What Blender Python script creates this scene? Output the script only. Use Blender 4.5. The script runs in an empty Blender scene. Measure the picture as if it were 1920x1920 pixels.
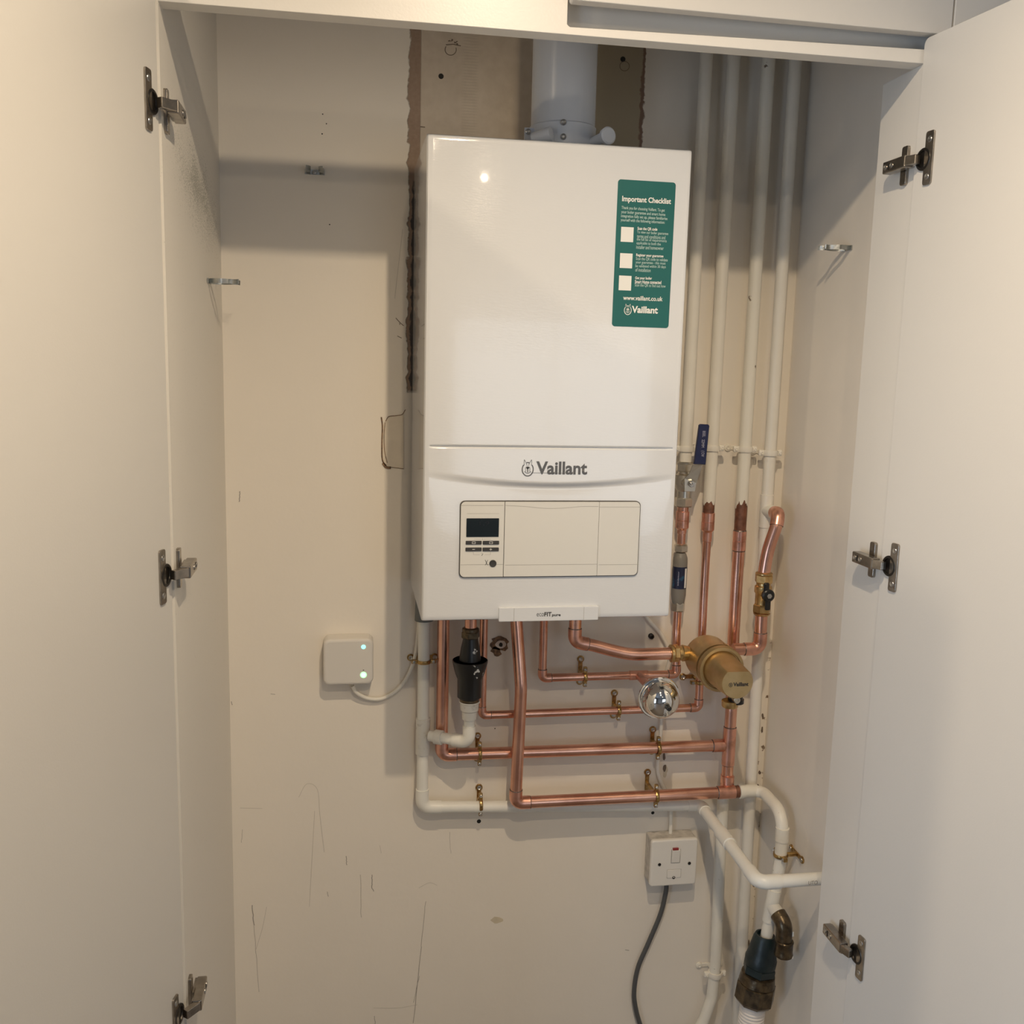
import bpy, bmesh, math, random
from mathutils import Vector, Matrix, noise
random.seed(7)
V = Vector
C = bpy.context.scene.collection
# ------------------------------------------------------------------ camera
CAM = V((-0.124, -1.939, 0.441)); YAW, PITCH, ROLL, F = 0.168, -0.152, 0.025, 1835.3
_f = V((math.sin(YAW)*math.cos(PITCH), math.cos(YAW)*math.cos(PITCH), math.sin(PITCH)))
_r = V((math.cos(YAW), -math.sin(YAW), 0)); _u = _r.cross(_f)
RT = _r*math.cos(ROLL) + _u*math.sin(ROLL); UP = -_r*math.sin(ROLL) + _u*math.cos(ROLL); FW = _f
cd = bpy.data.cameras.new('camera'); cam = bpy.data.objects.new('camera', cd); C.objects.link(cam)
cd.sensor_width = 36; cd.lens = 36*F/1920; cd.clip_start = 0.01
m = Matrix.Identity(4)
for i in range(3):
    m[i][0] = RT[i]; m[i][1] = UP[i]; m[i][2] = -FW[i]; m[i][3] = CAM[i]
cam.matrix_world = m
sc = bpy.context.scene; sc.camera = cam
sc.view_settings.view_transform = 'Standard'; sc.view_settings.look = 'None'
sc.view_settings.gamma = 1; sc.view_settings.exposure = 0.12
# ------------------------------------------------------------------ world and lights
w = bpy.data.worlds.new('world'); sc.world = w; w.use_nodes = True
w.node_tree.nodes['Background'].inputs[0].default_value = (0.75, 0.85, 1.0, 1)
w.node_tree.nodes['Background'].inputs[1].default_value = 0.6
ZC = 1.31            # ceiling height in this frame (boiler underside is z = 0)
DOWN = [((0.155, -1.28), 44), ((0.11, -2.08), 33), ((0.50, -3.37), 10), ((-1.05, -1.28), 34)]
for i, ((lx, ly), e) in enumerate(DOWN):
    ld = bpy.data.lights.new('downlight_bulb', 'SPOT'); ld.energy = e; ld.spot_size = math.radians(178); ld.spot_blend = 0.85; ld.color = (1.0, 0.80, 0.56)
    ld.shadow_soft_size = 0.016
    lo = bpy.data.objects.new('downlight_bulb', ld); C.objects.link(lo); lo.location = (lx, ly, ZC-0.03)
def area(name, loc, rot, sx, sy, e, col):
    ld = bpy.data.lights.new(name, 'AREA'); ld.shape = 'RECTANGLE'; ld.size = sx; ld.size_y = sy
    ld.energy = e; ld.color = col
    lo = bpy.data.objects.new(name, ld); C.objects.link(lo); lo.location = loc; lo.rotation_euler = rot
area('window_daylight', (1.2, -4.97, 0.05), (math.pi/2, 0, 0), 1.3, 1.3, 6, (0.80, 0.89, 1.0))
area('window_daylight_side', (-2.17, -2.7, -0.2), (0, -math.pi/2, 0), 1.4, 1.7, 30, (0.55, 0.74, 1.0))

# ------------------------------------------------------------------ pixel to point helpers
def ray(px, py): return RT*((px-960)/F) - UP*((py-960)/F) + FW
def at(px, py, y=0.0):
    d = ray(px, py); return CAM + d*((y-CAM.y)/d.y)
def atx(px, py, x):
    d = ray(px, py); return CAM + d*((x-CAM.x)/d.x)
def atp(px, py, p, n):
    d = ray(px, py); return CAM + d*((p-CAM).dot(n)/d.dot(n))
def rp(rpx, P): return rpx*(P-CAM).dot(FW)/F
# ------------------------------------------------------------------ materials
def mat(name, col, rough=0.5, metal=0.0, bump=0.0, bscale=200, var=0.0, vscale=8, coat=0.0, col2=None, emit=None, es=0, spec=0.5, stretch=None, lo=.35, hi=.65):
    m = bpy.data.materials.new(name); m.use_nodes = True; nt = m.node_tree; b = nt.nodes['Principled BSDF']
    b.inputs['Base Color'].default_value = (*col, 1); b.inputs['Roughness'].default_value = rough
    b.inputs['Metallic'].default_value = metal; b.inputs['Coat Weight'].default_value = coat
    b.inputs['Specular IOR Level'].default_value = spec
    tc = nt.nodes.new('ShaderNodeTexCoord'); src = tc.outputs['Object']
    if stretch:
        mp = nt.nodes.new('ShaderNodeMapping'); mp.inputs['Scale'].default_value = stretch
        nt.links.new(src, mp.inputs[0]); src = mp.outputs[0]
    if var > 0 or col2:
        n = nt.nodes.new('ShaderNodeTexNoise'); n.inputs['Scale'].default_value = vscale; n.inputs['Detail'].default_value = 5
        nt.links.new(src, n.inputs['Vector'])
        mr = nt.nodes.new('ShaderNodeMapRange'); mr.inputs[1].default_value = lo; mr.inputs[2].default_value = hi
        nt.links.new(n.outputs['Fac'], mr.inputs[0])
        mx = nt.nodes.new('ShaderNodeMix'); mx.data_type = 'RGBA'
        c2 = col2 if col2 else tuple(c*(1-var) for c in col)
        mx.inputs[6].default_value = (*col, 1); mx.inputs[7].default_value = (*c2, 1)
        nt.links.new(mr.outputs[0], mx.inputs[0]); nt.links.new(mx.outputs[2], b.inputs['Base Color'])
    if bump > 0:
        n2 = nt.nodes.new('ShaderNodeTexNoise'); n2.inputs['Scale'].default_value = bscale; n2.inputs['Detail'].default_value = 3
        nt.links.new(src, n2.inputs['Vector'])
        bp = nt.nodes.new('ShaderNodeBump'); bp.inputs['Strength'].default_value = bump; bp.inputs['Distance'].default_value = 0.002
        nt.links.new(n2.outputs['Fac'], bp.inputs['Height']); nt.links.new(bp.outputs[0], b.inputs['Normal'])
    if emit:
        b.inputs['Emission Color'].default_value = (*emit, 1); b.inputs['Emission Strength'].default_value = es
    return m
class NT:
    """small helper to write masks with math nodes"""
    def __init__(s, m): s.nt = m.node_tree; s.b = s.nt.nodes['Principled BSDF']
    def val(s, sock, v):
        if isinstance(v, (int, float)): sock.default_value = v
        else: s.nt.links.new(v, sock)
    def m(s, op, a, b=0.0, clamp=False):
        n = s.nt.nodes.new('ShaderNodeMath'); n.operation = op; n.use_clamp = clamp
        s.val(n.inputs[0], a); s.val(n.inputs[1], b); return n.outputs[0]
    def step(s, v, e, soft=0.002):          # 0 below e, 1 above
        n = s.nt.nodes.new('ShaderNodeMapRange'); n.inputs[1].default_value = -soft; n.inputs[2].default_value = soft
        s.val(n.inputs[0], s.m('SUBTRACT', v, e)); return n.outputs[0]
    def noise(s, vec, scale, detail=4):
        n = s.nt.nodes.new('ShaderNodeTexNoise'); n.inputs['Scale'].default_value = scale; n.inputs['Detail'].default_value = detail
        s.nt.links.new(vec, n.inputs['Vector']); return n.outputs['Fac']
    def mix(s, fac, a, b):
        n = s.nt.nodes.new('ShaderNodeMix'); n.data_type = 'RGBA'
        s.val(n.inputs[0], fac)
        for k, v in ((6, a), (7, b)):
            if isinstance(v, tuple): n.inputs[k].default_value = (*v, 1)
            else: s.nt.links.new(v, n.inputs[k])
        return n.outputs[2]
PAINTW = (0.85, 0.79, 0.70)
M = {}
M['wall'] = mat('painted_wall', PAINTW, 0.55, bump=0.12, bscale=60, var=0.04, vscale=6)
M['board'] = mat('white_board', (0.79, 0.765, 0.715), 0.36, bump=0.06, bscale=300, var=0.02, vscale=3)
M['door'] = mat('door_lacquer', (0.71, 0.69, 0.65), 0.36, bump=0.05, bscale=350, var=0.02, vscale=3)
M['boiler'] = mat('boiler_enamel', (0.77, 0.785, 0.80), 0.07, bump=0.06, bscale=330, coat=0.5, stretch=(.3, 1, 1.6))
M['boilerp'] = mat('boiler_plastic', (0.77, 0.755, 0.70), 0.32, bump=0.05, bscale=900)
M['copper'] = mat('copper', (0.91, 0.53, 0.40), 0.27, 1.0, bump=0.06, bscale=40, col2=(0.70, 0.37, 0.27), vscale=16, stretch=(1, 1, 1))
M['copperf'] = mat('copper_fitting', (0.86, 0.47, 0.36), 0.32, 1.0, bump=0.08, bscale=60, col2=(0.50, 0.25, 0.17), vscale=45, lo=.45, hi=.75)
M['copperd'] = mat('tarnished_copper', (0.36, 0.17, 0.11), 0.45, 0.8, bump=0.2, bscale=120, col2=(0.20, 0.10, 0.07), vscale=60)
M['solder'] = mat('solder', (0.30, 0.25, 0.22), 0.4, 0.8, col2=(0.10, 0.07, 0.06), vscale=150)
M['paintp'] = mat('painted_pipe', (0.84, 0.80, 0.71), 0.33, bump=0.12, bscale=90, var=0.05, vscale=12)
M['paintchip'] = mat('chipped_pipe_paint', (0.83, 0.80, 0.71), 0.36, bump=0.25, bscale=120, col2=(0.22, 0.17, 0.12), vscale=55, lo=.69, hi=.72)
M['pvc'] = mat('white_plastic', (0.84, 0.83, 0.77), 0.35, bump=0.05, bscale=100, var=0.04, vscale=20)
M['pvcdirty'] = mat('grubby_plastic', (0.76, 0.74, 0.68), 0.42, bump=0.1, bscale=140, col2=(0.50, 0.46, 0.40), vscale=70, lo=.55, hi=.75)
M['grey'] = mat('grey_rubber', (0.13, 0.14, 0.14), 0.5)
M['black'] = mat('black_plastic', (0.012, 0.012, 0.012), 0.3, bump=0.05, bscale=200)
M['splash'] = mat('paint_splashed_black', (0.012, 0.012, 0.012), 0.33, col2=(0.75, 0.75, 0.72), vscale=38, lo=.63, hi=.65)
M['brass'] = mat('brass', (0.72, 0.52, 0.25), 0.30, 1.0, bump=0.1, bscale=150, col2=(0.52, 0.35, 0.15), vscale=60)
M['brassm'] = mat('matt_brass', (0.66, 0.50, 0.27), 0.42, 1.0, bump=0.15, bscale=900, col2=(0.56, 0.41, 0.20), vscale=30)
M['brassc'] = mat('clip_brass', (0.62, 0.42, 0.17), 0.28, 1.0, bump=0.2, bscale=200, col2=(0.30, 0.18, 0.07), vscale=120)
M['brassold'] = mat('old_bronze', (0.16, 0.12, 0.07), 0.30, 0.75, bump=0.25, bscale=160, col2=(0.06, 0.045, 0.03), vscale=70)
M['greenold'] = mat('dark_green_fitting', (0.008, 0.018, 0.021), 0.4, 0.0, bump=0.25, bscale=120, col2=(0.015, 0.028, 0.03), vscale=50)
M['chrome'] = mat('chrome', (0.82, 0.81, 0.78), 0.06, 1.0)
M['nickel'] = mat('nickel', (0.66, 0.62, 0.54), 0.3, 1.0, bump=0.04, bscale=300, var=0.12, vscale=70)
M['steel'] = mat('zinc_steel', (0.55, 0.57, 0.56), 0.33, 1.0, bump=0.2, bscale=250, var=0.3, vscale=60)
M['hinge'] = mat('hinge_metal', (0.42, 0.38, 0.33), 0.27, 1.0, bump=0.1, bscale=150, var=0.3, vscale=70)
M['hinged'] = mat('hinge_dark', (0.06, 0.055, 0.05), 0.35, 0.9)
M['screw'] = mat('screw_steel', (0.55, 0.54, 0.52), 0.3, 1.0)
M['dark'] = mat('dark_gap', (0.02, 0.018, 0.015), 0.8)
M['lineg'] = mat('panel_gap', (0.10, 0.095, 0.09), 0.6)
M['linel'] = mat('fine_panel_line', (0.42, 0.40, 0.37), 0.6)
M['logo'] = mat('logo_grey', (0.12, 0.125, 0.135), 0.45)
M['screen'] = mat('lcd_screen', (0.008, 0.013, 0.015), 0.25, spec=0.2)
M['lcd'] = mat('lcd_digits', (0.003, 0.005, 0.006), 0.4)
M['button'] = mat('button_rubber', (0.045, 0.043, 0.042), 0.5)
M['green'] = mat('teal_sticker', (0.012, 0.135, 0.125), 0.4, var=0.08, vscale=12)
M['white'] = mat('white_print', (0.86, 0.86, 0.82), 0.5)
M['text'] = mat('pale_print', (0.50, 0.66, 0.62), 0.5)
M['blue'] = mat('blue_sleeve', (0.010, 0.016, 0.075), 0.42, bump=0.1, bscale=200)
M['bluet'] = mat('sleeve_print', (0.35, 0.36, 0.48), 0.5)
M['inhib'] = mat('grey_inhibitor_body', (0.22, 0.205, 0.18), 0.45, bump=0.1, bscale=400)
M['label'] = mat('navy_label', (0.010, 0.014, 0.045), 0.35, col2=(0.02, 0.10, 0.19), vscale=55, lo=.56, hi=.68)
M['flue'] = mat('flue_white', (0.74, 0.77, 0.82), 0.28, bump=0.03, bscale=60)
M['gate'] = mat('gateway_plastic', (0.71, 0.68, 0.63), 0.45)
M['ledc'] = mat('cyan_led', (0.3, 0.9, 0.8), 0.5, emit=(0.25, 1.0, 0.82), es=1.6)
M['ledg'] = mat('green_led', (0.4, 0.9, 0.5), 0.5, emit=(0.42, 1.0, 0.45), es=1.2)
M['cablew'] = mat('white_cable', (0.80, 0.77, 0.69), 0.45)
M['cableg'] = mat('grey_cable', (0.085, 0.088, 0.09), 0.45)
M['spur'] = mat('spur_plastic', (0.80, 0.775, 0.72), 0.38, var=0.03, vscale=15)
M['dust'] = mat('dusty_plastic', (0.62, 0.58, 0.52), 0.6, bump=0.2, bscale=200, var=0.3, vscale=60)
M['red'] = mat('red_neon', (0.28, 0.03, 0.03), 0.3)
M['scuff'] = mat('scuff_grey', (0.33, 0.30, 0.27), 0.7)
M['scuffl'] = mat('faint_scuff', (0.56, 0.52, 0.46), 0.7)
M['pencil'] = mat('pencil_mark', (0.16, 0.12, 0.09), 0.7)
M['crust'] = mat('brown_crust', (0.30, 0.18, 0.10), 0.9, bump=0.6, bscale=300, col2=(0.10, 0.07, 0.05), vscale=150)
M['plaster'] = mat('bare_plaster', (0.60, 0.53, 0.46), 0.9, bump=0.3, bscale=120, col2=(0.72, 0.68, 0.62), vscale=40)
M['stain'] = mat('brown_stain', (0.42, 0.34, 0.22), 0.8, var=.3, vscale=60)
M['floor'] = mat('oak_floor', (0.20, 0.17, 0.14), 0.5, col2=(0.15, 0.12, 0.10), vscale=6, stretch=(1, 8, 1))
M['room'] = mat('room_paint', (0.34, 0.35, 0.37), 0.8)
M['glass'] = mat('lamp_glow', (1, 1, 1), 0.4, emit=(1.0, 0.85, 0.62), es=12)
M['winglow'] = mat('window_glow', (0.9, 0.95, 1), 0.4, emit=(0.80, 0.9, 1.0), es=0.5)

# ------------------------------------------------------------------ mesh builder
def frame(d):
    d = d.normalized(); a = V((0, 0, 1)) if abs(d.z) < 0.9 else V((1, 0, 0))
    u = d.cross(a).normalized(); v = d.cross(u).normalized(); return u, v
def fillet(pts, R, n=7):
    """round the corners of a polyline; R one value or a list for the inner points"""
    out = [pts[0]]
    for i in range(1, len(pts)-1):
        r = R[i-1] if isinstance(R, (list, tuple)) else R
        a, b, c = pts[i-1], pts[i], pts[i+1]
        d0 = (a-b); d1 = (c-b); l0 = d0.length; l1 = d1.length; d0.normalize(); d1.normalize()
        ang = d0.angle(d1)
        if ang > math.pi-0.02 or r <= 0: out.append(b); continue
        t = min(r/math.tan(ang/2), l0*0.49, l1*0.49); r2 = t*math.tan(ang/2)
        cen = b + (d0+d1).normalized()*(r2/math.sin(ang/2))
        p0 = b+d0*t; p1 = b+d1*t; v0 = p0-cen; v1 = p1-cen; th = v0.angle(v1)
        for k in range(n+1):
            s = k/n
            out.append(cen + (v0*math.sin((1-s)*th) + v1*math.sin(s*th))/math.sin(th))
    out.append(pts[-1]); return out
def smooth_path(pts, n=8):
    """Catmull-Rom through the points"""
    P = [pts[0]*2-pts[1]] + list(pts) + [pts[-1]*2-pts[-2]]; out = []
    for i in range(1, len(P)-2):
        for k in range(n):
            t = k/n; a, b, c, d = P[i-1], P[i], P[i+1], P[i+2]
            out.append(0.5*((2*b)+(c-a)*t+(2*a-5*b+4*c-d)*t*t+(3*b-a-3*c+d)*t**3))
    out.append(pts[-1]); return out
class MB:
    def __init__(s): s.bm = bmesh.new()
    def faces(s, vs, fs, smooth=False):
        vv = [s.bm.verts.new(v) for v in vs]
        for f in fs:
            try: s.bm.faces.new([vv[i] for i in f]).smooth = smooth
            except ValueError: pass
        return s
    def tube(s, pts, r, seg=20, cap=True, sy=1.0):
        n = len(pts); T = []
        for i in range(n):
            a = pts[max(i-1, 0)]; b = pts[min(i+1, n-1)]
            T.append((b-a).normalized())
        u, v = frame(T[0]); rings = []
        for i in range(n):
            if i > 0:
                q = T[i-1].rotation_difference(T[i]); u = q @ u; v = q @ v
            rr = r[i] if isinstance(r, (list, tuple)) else r
            rings.append([s.bm.verts.new(pts[i] + (u*math.cos(2*math.pi*k/seg)+v*math.sin(2*math.pi*k/seg)*sy)*rr) for k in range(seg)])
        for i in range(n-1):
            for k in range(seg):
                s.bm.faces.new((rings[i][k], rings[i][(k+1) % seg], rings[i+1][(k+1) % seg], rings[i+1][k])).smooth = True
        if cap: s.bm.faces.new(rings[0][::-1]); s.bm.faces.new(rings[-1])
        return s
    def lathe(s, p, d, prof, seg=32, smooth=True, rot=0.0):
        """prof: (t, r) along direction d from p; r = 0 closes. repeated points make sharp edges"""
        d = d.normalized(); u, v = frame(d); rings = []
        for t, r in prof:
            c = p + d*t
            if r <= 1e-7: rings.append([s.bm.verts.new(c)])
            else: rings.append([s.bm.verts.new(c + (u*math.cos(2*math.pi*k/seg+rot)+v*math.sin(2*math.pi*k/seg+rot))*r) for k in range(seg)])
        for a, b in zip(rings[:-1], rings[1:]):
            if len(a) == 1 and len(b) == 1: continue
            for k in range(seg):
                k2 = (k+1) % seg
                if len(a) == 1: f = (a[0], b[k2], b[k])
                elif len(b) == 1: f = (a[k], a[k2], b[0])
                else: f = (a[k], a[k2], b[k2], b[k])
                s.bm.faces.new(f).smooth = smooth
        for a, fl in ((rings[0], True), (rings[-1], False)):
            if len(a) > 1: s.bm.faces.new(a[::-1] if fl else a)
        return s
    def cyl(s, p, d, L, r, seg=28, bev=0.0008):
        b = min(bev, r*0.4, L*0.3)
        return s.lathe(p, d, [(0, r-b), (b, r), (b, r), (L-b, r), (L-b, r), (L, r-b)], seg)
    def hexn(s, p, d, L, r, n=6, rot=0.0):
        b = L*0.12
        return s.lathe(p, d, [(0, r*0.9), (b, r), (L-b, r), (L, r*0.9)], n, False, rot)
    def box(s, c, sx, sy, sz, R=None, bev=0.001, seg=2):
        R = R or Matrix.Identity(3); t = bmesh.new(); bmesh.ops.create_cube(t, size=1.0)
        for v in t.verts: v.co = V((v.co.x*sx, v.co.y*sy, v.co.z*sz))
        if bev > 0: bmesh.ops.bevel(t, geom=t.edges[:], offset=bev, segments=seg, affect='EDGES', profile=0.5)
        for v in t.verts: v.co = c + R @ v.co
        s.join(t); return s
    def bb(s, x0, x1, y0, y1, z0, z1, bev=0.001, seg=2):
        return s.box(V(((x0+x1)/2, (y0+y1)/2, (z0+z1)/2)), abs(x1-x0), abs(y1-y0), abs(z1-z0), None, bev, seg)
    def join(s, t):
        idx = {}
        for v in t.verts: idx[v] = s.bm.verts.new(v.co)
        for f in t.faces:
            try: nf = s.bm.faces.new([idx[v] for v in f.verts]); nf.smooth = f.smooth
            except ValueError: pass
        t.free()
    def plate(s, o, ex, ey, n, pts2, th, bev=0.0):
        """extruded outline: pts2 in the (ex, ey) plane at o, thickness th along n"""
        t = bmesh.new(); vs = [t.verts.new(V((a, b, 0))) for a, b in pts2]; f = t.faces.new(vs)
        r = bmesh.ops.extrude_face_region(t, geom=[f])
        top = [g for g in r['geom'] if isinstance(g, bmesh.types.BMVert)]
        for v in top: v.co.z = th
        bmesh.ops.recalc_face_normals(t, faces=t.faces[:])
        if bev > 0:
            es = [e for e in t.edges if abs(e.verts[0].co.z-th) < 1e-9 and abs(e.verts[1].co.z-th) < 1e-9]
            bmesh.ops.bevel(t, geom=es, offset=bev, segments=3, affect='EDGES', profile=0.5)
        for v in t.verts: v.co = o + ex*v.co.x + ey*v.co.y + n*v.co.z
        s.join(t); return s
    def ribbon(s, pts, w, n, th=0.0006):
        """thin strip following pts lying in the plane with normal n"""
        for a, b in zip(pts[:-1], pts[1:]):
            d = (b-a); q = n.cross(d).normalized()*w/2
            s.faces([a-q, a+q, b+q, b-q, a-q+n*th, a+q+n*th, b+q+n*th, b-q+n*th],
                    [(3, 2, 1, 0), (4, 5, 6, 7), (0, 1, 5, 4), (1, 2, 6, 5), (2, 3, 7, 6), (3, 0, 4, 7)])
        return s
    def build(s, name, m, parent=None, keep=False, kind=None, **kw):
        bm = s.bm
        bmesh.ops.recalc_face_normals(bm, faces=bm.faces[:])
        for e in bm.edges:
            if len(e.link_faces) == 2 and e.calc_face_angle(0) > 0.62: e.smooth = False
        me = bpy.data.meshes.new(name)
        if keep: c = V((0, 0, 0))
        else:
            lo = V([min(v.co[i] for v in bm.verts) for i in range(3)]); hi = V([max(v.co[i] for v in bm.verts) for i in range(3)])
            c = (lo+hi)/2
            for v in bm.verts: v.co -= c
        bm.to_mesh(me); bm.free(); me.materials.append(m)
        o = bpy.data.objects.new(name, me); C.objects.link(o); o.location = c
        if parent:
            o.parent = parent; o.matrix_parent_inverse = Matrix.Translation(-wloc(parent))
        for k, v in kw.items(): o[k] = v
        if kind: o['kind'] = kind
        return o
def wloc(o):
    # every object here is only translated, and its location is given in world space through the parent inverse
    return o.location.copy() if o.parent is None else V(o['_w']) if '_w' in o else o.location.copy()
def thing(name, label, cat, loc, group=None):
    o = bpy.data.objects.new(name, None); C.objects.link(o); o.location = loc; o.empty_display_size = 0.02
    o['label'] = label; o['category'] = cat
    if group: o['group'] = group
    return o
def struct(o): o['kind'] = 'structure'; return o
def rrect(x0, y0, x1, y1, r, n=5, corners=(1, 1, 1, 1)):
    pts = []
    for (cx, cy, a0, on) in ((x1-r, y0+r, -90, corners[0]), (x1-r, y1-r, 0, corners[1]), (x0+r, y1-r, 90, corners[2]), (x0+r, y0+r, 180, corners[3])):
        if not on:
            pts.append((cx+(r if a0 in (-90, 0) else -r), cy+(r if a0 in (0, 90) else -r))); continue
        for k in range(n+1):
            a = math.radians(a0+90*k/n); pts.append((cx+r*math.cos(a), cy+r*math.sin(a)))
    return pts
EX, EZ, NY = V((1, 0, 0)), V((0, 0, 1)), V((0, -1, 0))
def text_mesh(s, p, ex, ey, n, width, height, m, parent, name='lettering', bold=0.0, depth=0.0003, name_label=None):
    """text whose bounding box starts at p and spans width x height along ex, ey"""
    cu = bpy.data.curves.new('t', 'FONT'); cu.body = s; cu.size = 1; cu.offset = bold; cu.resolution_u = 3
    ob = bpy.data.objects.new('t', cu); C.objects.link(ob)
    dg = bpy.context.evaluated_depsgraph_get(); dg.update()
    me = bpy.data.meshes.new_from_object(ob.evaluated_get(dg)); bpy.data.objects.remove(ob); bpy.data.curves.remove(cu)
    xs = [v.co.x for v in me.vertices]; ys = [v.co.y for v in me.vertices]
    x0, x1, y0, y1 = min(xs), max(xs), min(ys), max(ys)
    sx = width/(x1-x0); sy = height/(y1-y0) if height else sx
    b = bmesh.new(); b.from_mesh(me); bpy.data.meshes.remove(me)
    for v in b.verts: v.co = p + ex*((v.co.x-x0)*sx) + ey*((v.co.y-y0)*sy) + n*depth
    mb = MB(); mb.bm.free(); mb.bm = b
    me2 = bpy.data.meshes.new(name)
    c = p.copy()
    for v in b.verts: v.co -= c
    b.to_mesh(me2); b.free(); me2.materials.append(m)
    o = bpy.data.objects.new(name, me2); C.objects.link(o); o.location = c
    o.parent = parent; o.matrix_parent_inverse = Matrix.Translation(-wloc(parent))
    return o
# sub-parts need the parent's world place: with matrix_parent_inverse = -parent.location, every location is already in world space

# ------------------------------------------------------------------ the room and the cupboard carcass
XL0, XL1, XR, XP, YP, YF = -0.357, -0.368, 0.785, 0.722, -0.403, -0.517
ZF, RB, RTOP = -1.25, 0.895, 0.982
def wall_back():
    mb = MB(); mb.bb(-0.42, 0.90, 0.0, 0.10, ZF, ZC, 0)
    m = mat('back_wall_plaster', PAINTW, 0.6); t = NT(m); nt = t.nt
    tc = nt.nodes.new('ShaderNodeTexCoord'); sp = nt.nodes.new('ShaderNodeSeparateXYZ'); nt.links.new(tc.outputs['Object'], sp.inputs[0])
    x, z = sp.outputs[0], sp.outputs[2]; vec = tc.outputs['Object']
    n1 = t.noise(vec, 45, 6); n2 = t.noise(vec, 9, 5); n3 = t.noise(vec, 160, 3)
    jit = t.m('MULTIPLY', t.m('SUBTRACT', n1, 0.5), 0.022)
    base = t.mix(t.m('MULTIPLY', n2, 0.35), PAINTW, (0.74, 0.70, 0.62))
    xa, xb, xc = at(768, 150).x, at(789, 150).x, at(1207, 150).x
    zb = at(780, 735).z
    above = t.step(t.m('ADD', z, jit), zb, 0.003)
    # bare plaster band behind the boiler and flue
    xj = t.m('ADD', x, jit)
    band = t.m('MULTIPLY', t.m('MULTIPLY', t.step(x, xb), t.m('SUBTRACT', 1.0, t.step(xj, xc))), t.step(z, 0.0))
    bare = t.mix(n1, (0.50, 0.42, 0.33), (0.68, 0.60, 0.50))
    # faint trowel ridges
    wv = nt.nodes.new('ShaderNodeTexWave'); wv.bands_direction = 'Z'; wv.inputs['Scale'].default_value = 60; wv.inputs['Distortion'].default_value = 1.5
    nt.links.new(vec, wv.inputs['Vector'])
    rid = t.m('MULTIPLY', t.step(x, at(868, 150).x, .004), t.m('SUBTRACT', 1.0, t.step(x, at(895, 150).x, .004)))
    bare = t.mix(t.m('MULTIPLY', t.m('MULTIPLY', wv.outputs['Fac'], rid), 0.45), bare, (0.45, 0.39, 0.32))
    right = t.step(x, at(1118, 150).x, .003)
    bare = t.mix(right, bare, (0.40, 0.34, 0.24))
    col = t.mix(band, base, bare)
    # ragged brown channel left of the boiler
    chan = t.m('MULTIPLY', t.m('MULTIPLY', t.step(xj, xa, .0012), t.m('SUBTRACT', 1.0, t.step(x, xb, .0012))), above)
    brown = t.mix(n3, (0.25, 0.165, 0.115), (0.38, 0.275, 0.20))
    gap_shade = t.m('SUBTRACT', 1.0, t.step(t.m('ADD', z, t.m('MULTIPLY', jit, 4.0)), at(780, 345).z, 0.01))
    core = t.step(xj, at(771, 500).x, .0012)
    brown = t.mix(t.m('MULTIPLY', gap_shade, core), brown, (0.07, 0.06, 0.055))  # lower channel's near-black is shade inside the gap, put into the colour
    col = t.mix(chan, col, brown)
    # plasterboard joint right of the flue
    jl = t.m('MULTIPLY', t.m('MULTIPLY', t.step(xj, xc-0.004, .001), t.m('SUBTRACT', 1.0, t.step(xj, xc+0.002, .001))), t.step(z, 0.6))
    col = t.mix(jl, col, (0.22, 0.14, 0.10))
    # cracked, stained corner low on the right
    cr = t.m('MULTIPLY', t.step(x, 0.765, .002), t.m('MULTIPLY', t.step(n1, 0.63, .02), t.m('SUBTRACT', 1.0, t.step(z, -0.15, .1))))
    col = t.mix(cr, col, (0.20, 0.14, 0.09))
    nt.links.new(col, t.b.inputs['Base Color'])
    h = t.m('SUBTRACT', t.m('ADD', t.m('MULTIPLY', n1, 0.25), t.m('MULTIPLY', n3, t.m('MULTIPLY', band, 0.15))), t.m('MULTIPLY', chan, 2.5))
    bp = nt.nodes.new('ShaderNodeBump'); bp.inputs['Strength'].default_value = 0.5; bp.inputs['Distance'].default_value = 0.004
    nt.links.new(h, bp.inputs['Height']); nt.links.new(bp.outputs[0], t.b.inputs['Normal'])
    return struct(mb.build('wall_back', m, keep=True))
WB = wall_back()
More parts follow.
